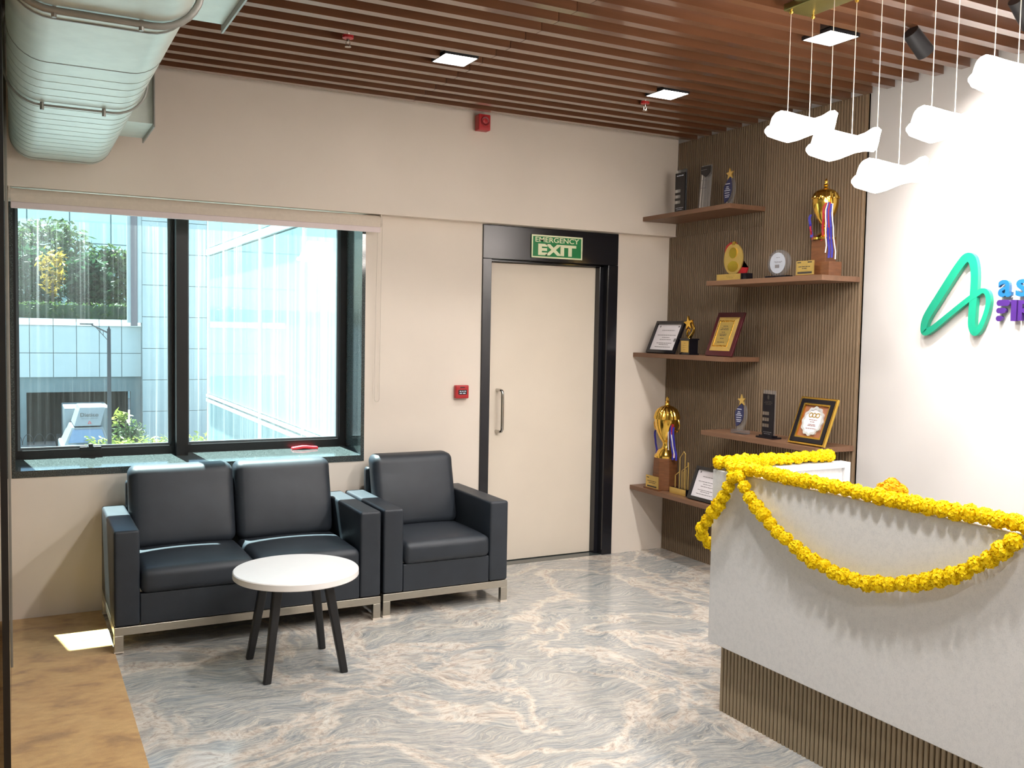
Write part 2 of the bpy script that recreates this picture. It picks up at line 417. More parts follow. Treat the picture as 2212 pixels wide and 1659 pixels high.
struct('trim_3', MB().box(-2.6, -0.1, -7.6, -0.1, 3.0, 3.05).box(-0.1, 4.26, -7.6, -6.4, 3.0, 3.05), M['plain'])

DL = [(x, -0.2895-0.1515*k) for x, k in ((1.97, 6), (3.29, 6), (3.29, 14), (1.97, 14), (1.97, 22), (3.29, 22), (1.97, 30), (3.29, 30), (1.2, 35))]
SH = {}
def slat(x0, x1, y):
    key = round(x1-x0, 4)
    if key not in SH:
        L = x1-x0
        mb = MB().box(-L/2, L/2, -0.025, 0.025, 0, 0.056)
        SH[key] = mesh('slat', mb, M['slat'])
    o = bpy.data.objects.new('slat', SH[key]); o.location = ((x0+x1)/2, y, 2.945); link(o, ceil)
for k in range(38):
    y = -0.2895-0.1515*k
    segs = [(0.02, 2.111), (2.114, 4.218)]
    for (dx, dy) in DL:
        if abs(y-dy) < 0.112:
            new = []
            for a, b in segs:
                lo, hi = dx-0.092, dx+0.092
                if hi <= a or lo >= b: new.append((a, b)); continue
                if lo-a > 0.03: new.append((a, lo))
                if b-hi > 0.03: new.append((hi, b))
            segs = new
    for a, b in segs: slat(a, b, y)

# carpet strip in front of the sofa's left side
part('carpet', MB().box(-2.55, 0.412, -7.5, -0.004, 0.0, 0.006), M['carpet'], loc=(0, 0, 0))
tag(bpy.data.objects['carpet'], 'tan brushed carpet left of the granite floor', 'carpet')

# ------------------------------------------------------------------ window
win = thing('window_1', (0.95, 0.34, 0.8), kind='structure')
mb = MB().box(-0.015, 1.915, 0.30, 0.37, 0.80, 0.872).box(-0.015, 0.008, 0.30, 0.37, 0.872, 2.30).box(0.008, 1.858, 0.30, 0.37, 2.245, 2.30)
mb.box(1.858, 1.915, 0.30, 0.37, 0.872, 2.30)
part('frame', mb, M['black_frame'], win)
part('mullion', MB().box(0.84, 0.905, 0.215, 0.30, 0.81, 2.30).box(0.822, 0.914, 0.30, 0.37, 0.872, 2.245), M['black_frame'], win)
mb = MB()
for (a, b) in ((0.008, 0.822), (0.914, 1.858)):
    mb.add(*MB().frame(a, b, 0.872, 2.245, 0.014, -0.012, 0.012).xf(back_facing(0, 0.338, 0)).__dict__.values())
part('glazing_bead', mb, mat('grey_bead', S(96, 104, 108), 0.4, 0.5), win)
for (a, b) in ((0.010, 0.820), (0.916, 1.856)):
    part('pane', MB().add([(a, 0.34, 0.875), (b, 0.34, 0.875), (b, 0.34, 2.243), (a, 0.34, 2.243)], [(0, 1, 2, 3)]), M['pane'], win)
part('sill', MB().add([(-0.012, -0.004, 0.765), (1.913, -0.004, 0.765), (-0.012, -0.004, 0.802), (1.913, -0.004, 0.802), (-0.012, 0.30, 0.826), (1.913, 0.30, 0.826), (-0.012, 0.30, 0.765), (1.913, 0.30, 0.765)],
     [(0, 1, 3, 2), (2, 3, 5, 4), (4, 5, 7, 6), (6, 7, 1, 0), (0, 2, 4, 6), (1, 7, 5, 3)]), M['granite'], win)
part('reveal', MB().box(1.900, 1.922, -0.003, 0.30, 0.765, 2.30), M['granite'], win)
part('reveal', MB().box(-0.022, -0.004, -0.003, 0.30, 0.765, 2.30), M['granite'], win)
lk = part('latch', MB().box(0.322, 0.437, 0.285, 0.31, 0.862, 0.884).box(0.368, 0.392, 0.272, 0.30, 0.884, 0.902).box(0.362, 0.398, 0.276, 0.3, 0.876, 0.886), M['black_metal'], win, bevel=0.003)
tag(part('plastic_strip', MB().rbox(1.535, 1.70, 0.235, 0.275, 0.8215, 0.840, 0.006, fn=lambda q: q+Vector((0, 0, 0.004*sin(q.x*40)))), M['red_item'], smooth=True, merge=True),
    'pinkish red plastic strip lying on the black window sill', 'strip')

# roller blind
bl = thing('roller_blind', (0.99, -0.048, 2.19), 'cream roller blind rolled up under the beam above the window', 'blind')
part('fabric_roll', MB().cyl((-0.012, -0.042, 2.250), (1.99, -0.042, 2.250), 0.034, n=28), M['fabric'], bl, smooth='auto')
part('fabric_drop', MB().box(-0.01, 1.988, -0.0755, -0.0735, 2.200, 2.25), M['fabric'], bl)
part('hem_bar', MB().rbox(-0.012, 1.99, -0.080, -0.066, 2.178, 2.212, 0.005, n=2), M['hem'], bl, smooth=True, merge=True)
for x in (-0.018, 1.995):
    part('end_cap', MB().cyl((x-0.005, -0.042, 2.250), (x+0.008, -0.042, 2.250), 0.036, n=24).box(x-0.003, x+0.003, -0.074, -0.003, 2.27, 2.2895), M['cord'], bl, smooth='auto')
pts = [(1.998, -0.088+0.0, 2.246)]
ch = [(1.979, -0.06, 2.24), (1.978, -0.04, 1.8), (1.976, -0.035, 1.30)]+[(1.976+0.016*(1-cos(a)), -0.035, 1.155-0.02*sin(a)) for a in (0, .5, 1, 1.57, 2.1, 2.6, 3.14)]+[(2.008, -0.035, 1.3), (2.009, -0.04, 1.8), (2.008, -0.06, 2.24)]
part('pull_chain', MB().tube(ch, 0.0016, 5), M['cord'], bl)

# ------------------------------------------------------------------ door
dr = thing('door_1', (3.25, 0.05, 0), kind='structure')
mb = MB().box(2.723, 2.787, -0.012, 0.13, 0.0, 2.065)
part('door_jamb', mb, M['black'], dr, bevel=0.002)
part('door_jamb', MB().box(3.704, 3.786, -0.014, 0.13, 0.0, 2.065).box(3.672, 3.704, 0.045, 0.13, 0, 2.065), M['black'], dr, bevel=0.002)
part('door_header', MB().box(2.723, 3.786, -0.012, 0.13, 2.066, 2.286).box(2.787, 3.704, 0.045, 0.13, 2.052, 2.066), M['black'], dr, bevel=0.002)
part('door_leaf', MB().box(2.79, 3.671, 0.10, 0.14, 0.006, 2.05), M['door'], dr, bevel=0.002)
part('threshold', MB().box(2.79, 3.704, 0.0, 0.29, -0.002, 0.0015), M['granite'], dr)
hp = [(2.895, 0.10, 1.19), (2.90, 0.052, 1.19), (2.905, 0.04, 1.186), (2.907, 0.033, 1.172), (2.907, 0.032, 1.15), (2.907, 0.032, 0.95), (2.907, 0.033, 0.925), (2.905, 0.04, 0.912), (2.90, 0.052, 0.908), (2.895, 0.10, 0.908)]
hd = part('pull_handle', MB().tube(hp, 0.0105, 12), M['chrome'], dr, smooth='auto')

# ------------------------------------------------------------------ fluted wall panel
pn = thing('fluted_wall_panel', (4.248, -0.9, 0), 'brown fluted wood panel covering the wall behind the award shelves', 'wall panel')
def flutes(y0, y1, z0, z1, n, xb, xf, rev=False):
    mb = MB(); p = (y1-y0)/n; poly = [(xb, y0)]
    for i in range(n):
        a = y0+i*p
        poly += [(xf+0.012, a), (xf+0.012, a+0.30*p), (xf+0.003, a+0.32*p), (xf, a+0.42*p), (xf, a+0.88*p), (xf+0.003, a+0.98*p)]
    poly += [(xf+0.012, y1), (xb, y1)]
    L = [(x, y, z) for z in (z0, z1) for x, y in poly]; m = len(poly)
    F = [(i, i+1, m+i+1, m+i) for i in range(m-1)]+[(m-1, 0, m, 2*m-1)]
    mb.add(L, F)
    mb.box(xf+0.0125, xb, y0, y1, z0, z1)
    return mb
for (y0, y1, m) in ((-0.982, -0.002, 'panel'), (-1.785, -0.984, 'panel_b')):
    z1 = 2.955
    part('flutes', flutes(y0, y1 if y1 < -0.5 else -0.080, 2.29 if y1 > -0.5 else 0, z1, 41 if y1 > -.5 else 37, RX-0.001, 4.236), M[m], pn, kind='stuff')
    if y1 > -0.5:
        part('flutes', flutes(y0, y1, 0, 2.288, 45, RX-0.001, 4.236), M[m], pn, kind='stuff')

# ------------------------------------------------------------------ shelves
def shelf(y0, y1, z, label):
    o = part('wall_shelf', MB().box(3.94, 4.2355, y0, y1, z-0.030, z), M['shelf'], bevel=0.0015)
    return tag(o, label, 'shelf', 'wood shelves on the fluted panel')
shelf(-0.995, -0.080, 2.411, 'topmost brown wood shelf with the black tower and star flame awards')
shelf(-1.780, -0.795, 1.934, 'brown wood shelf carrying the gold oval award and tall ribboned cup')
shelf(-0.985, -0.003, 1.452, 'brown wood shelf carrying the certificate, gold star and maroon plaque')
shelf(-1.780, -0.785, 0.972, 'brown wood shelf carrying the gold framed silver plaque, above the counter')
shelf(-0.985, -0.003, 0.492, 'lowest brown wood shelf carrying the ribboned cup and gold skyline award')

# ------------------------------------------------------------------ sofa and armchair
def seat_unit(name, x0, x1, yf, n, label, cat, arm=0.118, yb=-0.055):
    cx = (x0+x1)/2
    t = thing(name, (cx, (yf+yb)/2, 0), label, cat)
    L = M['leather']
    for a in (x0, x1-arm):
        part('armrest', MB().rbox(a, a+arm, yf, yb-0.01, 0.132, 0.60, 0.014, n=6), L, t, smooth=True, merge=True)
    part('front_panel', MB().rbox(x0+arm+0.001, x1-arm-0.001, yf+0.006, yf+0.05, 0.132, 0.285, 0.006, n=4), L, t, smooth=True, merge=True)
    part('back_panel', MB().rbox(x0+arm+0.001, x1-arm-0.001, -0.125, yb-0.01, 0.16, 0.74, 0.02, n=4, fn=lambda q: q+Vector((0, 0.012*(q.z-.4), 0))), L, t, smooth=True, merge=True)
    w = (x1-x0-2*arm)/n
    for i in range(n):
        a = x0+arm+i*w
        part('seat_cushion', MB().rbox(a+0.002, a+w-0.002, yf-0.012, -0.27, 0.282, 0.405, 0.034, n=8, puff=0.022, puffy=0.008), L, t, smooth=True, merge=True)
        def lean(q):
            k = (q.z-0.40)/0.42
            return Vector((q.x-(0.0), q.y+0.115*k, q.z))
        def fn(q):
            k = (q.z-0.40)/0.42
            bulge = 0.012*max(0, (k-0.85)/0.15)
            sgn = -1 if q.y < -0.30 else 1
            return lean(Vector((q.x, q.y+sgn*bulge, q.z)))
        part('back_cushion', MB().rbox(a+0.002, a+w-0.002, -0.345, -0.225, 0.40, 0.828, 0.050, n=8, puffy=0.014, fn=fn), L, t, smooth=True, merge=True)
    fr = MB().box(x0, x1, yf, yf+0.03, 0.09, 0.131).box(x0, x1, yb-0.04, yb-0.01, 0.09, 0.131)
    fr.box(x0, x0+0.042, yf+0.03, yb-0.04, 0.09, 0.131).box(x1-0.042, x1, yf+0.03, yb-0.04, 0.09, 0.131)
    part('base_rail', fr, M['steel'], t, bevel=0.002)
    for lx in (x0, x1-0.042):
        for ly in (yf, yb-0.04):
            lg = part('leg', MB().box(lx, lx+0.042, ly, ly+0.03, 0.006, 0.09), M['steel'], t, bevel=0.002)
            part('foot_pad', MB().box(lx-0.001, lx+0.043, ly-0.001, ly+0.031, 0.0061 if lx < 0.41 else 0.0, 0.012), M['cord'], lg)
    return t
seat_unit('sofa', 0.408, 1.757, -0.785, 2, 'charcoal leather two-seat sofa with steel legs under the window', 'sofa')
seat_unit('armchair', 1.779, 2.549, -0.765, 1, 'charcoal leather armchair with steel legs beside the door', 'armchair')

# ------------------------------------------------------------------ coffee table
tb = thing('coffee_table', (1.158, -1.282, 0), 'round white coffee table on four black splayed legs', 'table')
prof = [(0.0, 0.430), (0.284, 0.430), (0.289, 0.434), (0.289, 0.459), (0.285, 0.463), (0.0, 0.463)]
part('tabletop', MB().lathe(1.158, -1.282, [(max(r, 1e-4), z) for r, z in prof], 72), M['table_white'], tb, smooth='auto')
part('mounting_plate', MB().cyl((1.158, -1.282, 0.412), (1.158, -1.282, 0.430), 0.15, n=32), M['black_metal'], tb, smooth='auto')
for sx in (-1, 1):
    for sy in (-1, 1):
        p0 = Vector((1.158+sx*0.115, -1.282+sy*0.115, 0.43)); p1 = Vector((1.158+sx*0.178, -1.282+sy*0.178, 0.0))
        mb = MB(); w0, w1 = 0.021, 0.0165
        mb.add([(p.x+a*w, p.y+b*w, p.z) for p, w in ((p1, w1), (p0, w0)) for a, b in ((-1, -1), (1, -1), (1, 1), (-1, 1))],
               [(3, 2, 1, 0), (4, 5, 6, 7), (0, 1, 5, 4), (1, 2, 6, 5), (2, 3, 7, 6), (3, 0, 4, 7)])
        part('leg', mb, M['black_metal'], tb, bevel=0.006)

# ------------------------------------------------------------------ reception counter
ct = thing('reception_counter', (2.95, -3.7, 0), 'speckled white reception counter on a fluted brown base, draped with marigolds', 'counter')
part('front_panel', MB().box(2.59, 2.635, -4.95, -2.524, 0.295, 1.031), M['counter'], ct, bevel=0.004)
part('side_panel', MB().box(2.636, 3.335, -2.568, -2.524, 0.295, 1.031), M['counter'], ct, bevel=0.004)
part('edge_strip', MB().box(3.300, 3.335, -2.582, -2.5685, 0.30, 1.031).box(2.636, 3.2995, -2.582, -2.5685, 1.006, 1.031), M['counter'], ct, bevel=0.002)
part('worktop', MB().box(2.636, 3.30, -4.9, -2.583, 0.715, 0.745), M['counter'], ct)
part('plinth', MB().box(2.646, 3.30, -4.90, -2.572, 0.0, 0.2945), M['kick'], ct)
ribm = None
def rib(x, y, rot):
    global ribm
    if ribm is None:
        mb = MB().prism([(-0.0075, 0), (-0.0075, 0.009), (-0.0055, 0.0125), (0.0055, 0.0125), (0.0075, 0.009), (0.0075, 0)], 0.0, 0.2945)
        ribm = mesh('rib', mb, M['kick'])
    o = bpy.data.objects.new('rib', ribm); o.rotation_euler = (0, 0, rot); o.location = Vector((x, y, 0))-WLOC[ct.name]; link(o, ct)
y = -2.568
while y > -4.85:
    rib(2.6455, y, pi/2); y -= 0.0215
x = 2.665
while x < 3.29:
    rib(x, -2.5715, 0); x += 0.0215

# ------------------------------------------------------------------ marigold garlands
def fib(n):
    g = pi*(3-sqrt(5))
    for i in range(n):
        z = 1-2*(i+.5)/n; r = sqrt(1-z*z); yield Vector((r*cos(g*i), r*sin(g*i), z))
def marigold_mesh(seed, m):
    rnd = random.Random(seed); mb = MB(); R = 0.0275
    core = [(R*0.86*p.x, R*0.86*p.y, R*0.86*p.z) for p in fib(1)]
    n = 10; k = 6; L = []; F = []
    for i in range(k+1):
        th = pi*i/k
        for j in range(n): L.append((0.84*R*sin(th)*cos(2*pi*j/n), 0.84*R*sin(th)*sin(2*pi*j/n), 0.84*R*cos(th)))
    for i in range(k):
        for j in range(n): F.append((i*n+j, i*n+(j+1) % n, (i+1)*n+(j+1) % n, (i+1)*n+j))
    mb.add(L, F)
    for d in fib(210):
        d = (d+Vector((rnd.uniform(-.2, .2), rnd.uniform(-.2, .2), rnd.uniform(-.2, .2)))).normalized()
        a = d.orthogonal().normalized(); a = (Matrix.Rotation(rnd.uniform(0, 6.28), 3, d) @ a); b = d.cross(a)
        w = R*rnd.uniform(0.13, 0.20); r1 = R*rnd.uniform(0.95, 1.08)
        bs = d*R*0.66
        tip = (d+b*rnd.uniform(0.1, 0.5)).normalized()*r1
        mid = d*R*0.92
        mb.add([bs-a*w*.5, bs+a*w*.5, mid+a*w, tip+a*w*.8, tip-a*w*.8+d*rnd.uniform(-.003, .003), mid-a*w], [(0, 1, 2, 5), (5, 2, 3, 4)])
    return mesh('marigold', mb, m, smooth=False)
def petal_mat(name, lo, hi):
    t = NT(name); n = t.noise(t.coord(), 260, 3, 0.6)
    c = t.ramp(n.outputs[0], [(0.3, lo), (0.65, hi)]); t.link(c, t.p.inputs['Base Color'])
    t.p.inputs['Roughness'].default_value = 0.6; t.p.inputs['Specular IOR Level'].default_value = 0.25
    tl = t.new('BsdfTranslucent'); t.link(c, tl.inputs[0]); mx = t.new('MixShader'); mx.inputs[0].default_value = 0.25
    t.link(t.p.outputs[0], mx.inputs[1]); t.link(tl.outputs[0], mx.inputs[2]); t.link(mx.outputs[0], t.out.inputs[0]); return t.m
PM = petal_mat('marigold_yellow', S(246, 206, 4), S(254, 236, 24))
FLOW = [marigold_mesh(i, PM) for i in range(4)]
POM = petal_mat('marigold_deep_yellow', S(226, 160, 4), S(246, 196, 20)); FLOW_O = marigold_mesh(11, POM)
def resample(pts, step):
    pts = [Vector(p) for p in pts]; fine = []
    for i in range(len(pts)-1):
        p0, p1, p2, p3 = pts[max(i-1, 0)], pts[i], pts[i+1], pts[min(i+2, len(pts)-1)]
        for k in range(24):
            u = k/24; fine.append(0.5*((2*p1)+(-p0+p2)*u+(2*p0-5*p1+4*p2-p3)*u*u+(-p0+3*p1-3*p2+p3)*u**3))
    fine.append(pts[-1]); out = [fine[0]]; acc = 0
    for a, b in zip(fine, fine[1:]):
        d = (b-a).length
        while acc+d >= step:
            q = (step-acc)/d; a = a+(b-a)*q; d = (b-a).length; acc = 0; out.append(a.copy())
        acc += d
    return out, fine
def garland(pts, label, group='marigold garlands on the counter', step=0.0490, extra=(), sc_=1.0):
    out, fine = resample(pts, step)
    g = thing('marigold_garland', out[0], label, 'garland', group); rnd = random.Random(len(label))
    part('string', MB().tube(fine[::4]+[fine[-1]], 0.0015, 5), M['string'], g)
    for p in list(out)+[Vector(e) for e in extra]:
        o = bpy.data.objects.new('marigold', FLOW[rnd.randrange(4)]); s = rnd.uniform(0.93, 1.1)*sc_
        o.rotation_euler = (rnd.uniform(0, 6), rnd.uniform(0, 6), rnd.uniform(0, 6)); o.scale = (s, s, s)
        o.location = p+Vector([rnd.uniform(-.003, .003) for _ in range(3)])-WLOC[g.name]; link(o, g)
    return g
garland([(2.60, -2.548, 1.064), (2.80, -2.545, 1.061), (3.0, -2.546, 1.060), (3.27, -2.546, 1.061)], 'yellow marigold garland lying along the short side panel of the counter',
        extra=[(2.618, -2.59, 1.062), (2.60, -2.625, 1.060), (2.632, -2.64, 1.059), (2.66, -2.598, 1.066), (2.585, -2.66, 1.050)])
garland([(2.590, -2.70, 1.056), (2.592, -2.9, 1.060), (2.590, -3.3, 1.058), (2.592, -3.8, 1.060), (2.592, -4.5, 1.060)], 'yellow marigold garland lying along the long front edge of the counter')
garland([(2.562, -2.72, 1.03), (2.559, -2.80, 0.945), (2.559, -2.895, 0.883), (2.559, -2.995, 0.832), (2.559, -3.091, 0.792), (2.559, -3.226, 0.764), (2.559, -3.37, 0.761), (2.559, -3.503, 0.788), (2.559, -3.608, 0.825), (2.559, -3.737, 0.886), (2.559, -3.827, 0.949), (2.560, -3.90, 1.012)],
        'yellow marigold garland drooping in a deep curve across the counter front')
garland([(2.561, -2.685, 1.02), (2.559, -2.645, 0.955), (2.557, -2.600, 0.895), (2.554, -2.555, 0.835), (2.556, -2.508, 0.78), (2.585, -2.492, 0.725), (2.66, -2.491, 0.68), (2.78, -2.491, 0.65), (2.95, -2.491, 0.67), (3.1, -2.491, 0.75), (3.22, -2.491, 0.90), (3.28, -2.493, 1.02)],
        'yellow marigold garland hanging around the far left corner of the counter')
go = thing('marigold_bunch', (2.70, -3.345, 0.745), 'small orange-yellow marigold bunch standing behind the counter front', 'flowers')
rr = random.Random(3)
part('vase', MB().lathe(2.70, -3.345, [(0.03, 0.745), (0.042, 0.80), (0.045, 0.9), (0.036, 1.0), (0.040, 1.03)], 20), M['brass'], go, smooth='auto')
for i in range(7):
    o = bpy.data.objects.new('marigold', FLOW_O); a = 2*pi*i/6
    o.location = (0.026*cos(a)*(i < 6), 0.026*sin(a)*(i < 6), 0.32+0.02*(i == 6)+rr.uniform(-.004, .004)); o.rotation_euler = (i, 2*i, 3*i); link(o, go)

# ------------------------------------------------------------------ wall sign
def stroke(pts, mbm, z0, z1):
    P = [Vector((p[0], p[1], p[2])) for p in pts]; n = len(P); fine = []
    for i in range(n-1):
        p0, p1, p2, p3 = P[max(i-1, 0)], P[i], P[i+1], P[min(i+2, n-1)]
        for k in range(10):
            u = k/10; fine.append(0.5*((2*p1)+(-p0+p2)*u+(2*p0-5*p1+4*p2-p3)*u*u+(-p0+3*p1-3*p2+p3)*u**3))
    fine.append(P[-1]); m = len(fine); A = []; B = []
    for i in range(m):
        d = fine[min(i+1, m-1)]-fine[max(i-1, 0)]; nrm = Vector((-d.y, d.x)).normalized(); w = fine[i].z/2
        A.append((fine[i].x+nrm.x*w, fine[i].y+nrm.y*w)); B.append((fine[i].x-nrm.x*w, fine[i].y-nrm.y*w))
    L = [(x, y, z) for z in (z0, z1) for x, y in A]+[(x, y, z) for z in (z0, z1) for x, y in B]; F = []
    for i in range(m-1):
        j = i+1
        F += [(i, j, m+j, m+i), (2*m+j, 2*m+i, 3*m+i, 3*m+j), (m+i, m+j, 3*m+j, 3*m+i), (j, i, 2*m+i, 2*m+j)]
    F += [(0, m, 3*m, 2*m), (m-1, 3*m-1, 4*m-1, 2*m-1)]
    return mbm.add(L, F)
sg = thing('wall_sign', (RX, -2.45, 1.7), 'green looped letter emblem with blue and purple lettering on the white wall', 'sign')
E0 = [(-2.222, 1.640, .036), (-2.236, 1.700, .043), (-2.291, 1.785, .045), (-2.356, 1.880, .045), (-2.412, 1.958, .045), (-2.452, 2.000, .046), (-2.483, 1.995, .046), (-2.500, 1.955, .042), (-2.506, 1.890, .041), (-2.505, 1.813, .041), (-2.502, 1.730, .041), (-2.503, 1.662, .040), (-2.520, 1.628, .034), (-2.545, 1.645, .028), (-2.572, 1.705, .026), (-2.588, 1.772, .026), (-2.580, 1.818, .026), (-2.556, 1.834, .025), (-2.527, 1.821, .027), (-2.470, 1.787, .028), (-2.373, 1.717, .028), (-2.285, 1.652, .030), (-2.238, 1.626, .034)]
mb = MB()
for k, seg in enumerate((E0[:15], E0[12:], [E0[-3], E0[-2], E0[-1], E0[0], E0[1], E0[2]])): stroke([(-(y+2.45), z-1.7, w) for y, z, w in seg], mb, 0.012+0.0004*k, 0.036+0.0007*k)
part('emblem', mb.xf(facing(RX, -2.452, 1.7)), M['logo_green'], sg)
def letter(body, y, z, size, m, off=0.006, sx=1.0):
    mb = MB().text(body, size, 0.010, 0, 0, 0.024, off, 'CENTER', sx)
    xs = [v.x for v in mb.v]; zs = [v.y for v in mb.v]; cx, cz = (min(xs)+max(xs))/2, (min(zs)+max(zs))/2
    mb.v = [v-Vector((cx, cz, 0)) for v in mb.v]
    part('letter', mb.xf(facing(RX, y, z)), M[m], sg)
letter('a', -2.672, 1.842, 0.165, 'logo_blue', 0.003, 1.0)
letter('s', -2.760, 1.842, 0.165, 'logo_blue', 0.003, 1.1)
def pill(cx, cz, w, h):
    return [(cx+(w/2-h/2)*(1 if cos(a) > 0 else -1)+h/2*cos(a), cz+h/2*sin(a)) for a in [2*pi*(i+.5)/24 for i in range(24)]]
mb = MB()
for (cy, cz, w, h) in ((-2.668, 1.772, 0.070, 0.030), (-2.658, 1.735, 0.050, 0.027), (-2.650, 1.697, 0.034, 0.027)):
    mb.prism(pill(-(cy+2.67), cz-1.735, w, h), 0.014, 0.034)
part('letter', mb.xf(facing(RX, -2.67, 1.735)), M['logo_purple'], sg)
letter('I', -2.724, 1.735, 0.125, 'logo_purple', 0.008, 1.0)
letter('R', -2.786, 1.735, 0.130, 'logo_purple', 0.004, 1.0)

# ------------------------------------------------------------------ small wall fixtures
ex = thing('exit_sign', (3.28, -0.013, 2.088), 'green emergency exit sign on the black door header', 'sign')
part('sign_board', MB().box(3.079, 3.480, -0.020, -0.0125, 2.088, 2.242), M['green_sign'], ex)
part('border', MB().frame(-0.2005, 0.2005, -0.077, 0.077, 0.010, 0.0, 0.001).xf(back_facing(3.2795, -0.0205, 2.165)), M['sign_cream'], ex)
part('lettering', MB().fit('EMERGENCY', 0.345, 0.034, 0, 0.046, 0.0012).fit('EXIT', 0.300, 0.076, 0, -0.020, 0.005).xf(back_facing(3.2795, -0.0213, 2.165)), M['sign_cream'], ex)
cp = thing('fire_call_point', (2.577, -0.003, 1.146), 'small red fire call point on the wall left of the door', 'fire call point')
part('housing', MB().rbox(2.530, 2.624, -0.036, -0.002, 1.146, 1.232, 0.006), M['red'], cp, smooth=True, merge=True)
part('label_plate', MB().box(2.549, 2.608, -0.0385, -0.0355, 1.172, 1.202), M['black_gloss'], cp)
mb = MB()
for z, a, b in ((1.193, 2.556, 2.568), (1.193, 2.573, 2.584), (1.193, 2.589, 2.601), (1.180, 2.556, 2.574), (1.180, 2.580, 2.598)): mb.box(a, b, -0.0392, -0.0386, z-0.003, z+0.003)
part('print', mb, M['ink_white'], cp)
part('print', MB().box(2.561, 2.594, -0.0368, -0.0362, 1.214, 1.222), M['maroon'], cp)
al = thing('alarm_sounder', (2.652, -0.13, 2.862), 'red square alarm sounder high on the wall under the slats', 'alarm')
part('housing', MB().rbox(2.607, 2.690, -0.158, -0.096, 2.858, 2.958, 0.006), M['red'], al, smooth=True, merge=True)
part('sounder_ring', MB().lathe(0, 0, [(0.020, 0.0), (0.030, 0.0), (0.030, 0.004), (0.027, 0.006), (0.020, 0.004)], 28).xf(back_facing(2.650, -0.158, 2.914)), mat('dark_red_plastic', S(128, 20, 24), 0.4), al, smooth='auto')
part('sounder_dome', MB().lathe(0, 0, [(0.0195, 0.0), (0.0195, 0.003), (0.012, 0.005), (0.0005, 0.0055)], 24).xf(back_facing(2.650, -0.158, 2.914)), M['red'], al, smooth='auto')
def sprinkler(x, y, label):
    t = thing('sprinkler_head', (x, y, 2.90), label, 'sprinkler', 'fire sprinklers in the slat ceiling')
    part('cup', MB().lathe(x, y, [(0.012, 3.0), (0.012, 2.965), (0.026, 2.955), (0.026, 2.942), (0.012, 2.94)], 18), M['red'], t, smooth='auto')
    part('spray_head', MB().cyl((x, y, 2.94), (x, y, 2.925), 0.008, n=12).cyl((x-0.009, y, 2.925), (x-0.009, y, 2.905), 0.0022, n=6).cyl((x+0.009, y, 2.925), (x+0.009, y, 2.905), 0.0022, n=6).cyl((x, y, 2.905), (x, y, 2.902), 0.015, n=16), M['chrome'], t, smooth='auto')
sprinkler(1.390, -1.274, 'sprinkler head in the slat ceiling, left one above the sofa')
sprinkler(3.30, -0.971, 'sprinkler head in the slat ceiling, right one above the door')

# ------------------------------------------------------------------ downlights
def downlight(x, y, label):
    t = thing('downlight', (x, y, 2.94), label, 'ceiling light', 'square downlights in the slat ceiling')
    mb = MB().add(*MB().frame(-0.090, 0.090, -0.088, 0.088, 0.004, 0.0, 0.018).__dict__.values()).box(-0.090, 0.090, -0.088, 0.088, 0.0145, 0.018)
    part('housing', mb.xf(Matrix.Translation((x, y, 2.944))), M['black_metal'], t)
    for s in (-1, 1):
        part('lens', MB().box(x+s*0.043-0.0425, x+s*0.043+0.0425, y-0.083, y+0.083, 2.9455, 2.950), M['down_glow'], t)
    ld = bpy.data.lights.new('downlight_lamp', 'AREA'); ld.shape = 'SQUARE'; ld.size = 0.13; ld.energy = DOWNLIGHT_W*(0.55 if y > -1.6 else 1.0 if y > -3 else 1.9); ld.color = (1.0, 0.98, 0.955); ld.spread = radians(105 if y > -1.6 else 140 if y > -3 else 178)
    lo = bpy.data.objects.new('lamp', ld); lo.location = (0, 0, 0.0035); link(lo, t)
MORE = ['square downlight over the open floor, outside the picture top', 'square downlight over the middle of the foreground floor', 'square downlight over the near half of the counter', 'square downlight nearest the viewer on the open floor', 'square downlight over the near counter end', 'square downlight over the carpet behind the viewer']
names = ['square downlight nearest the alarm sounder, over the sofa side', 'square downlight nearest the door and back wall corner', 'square downlight behind the hanging pendant cords']
for i, (x, y) in enumerate(DL):
    downlight(x, y, names[i] if i < 3 else MORE[i-3])

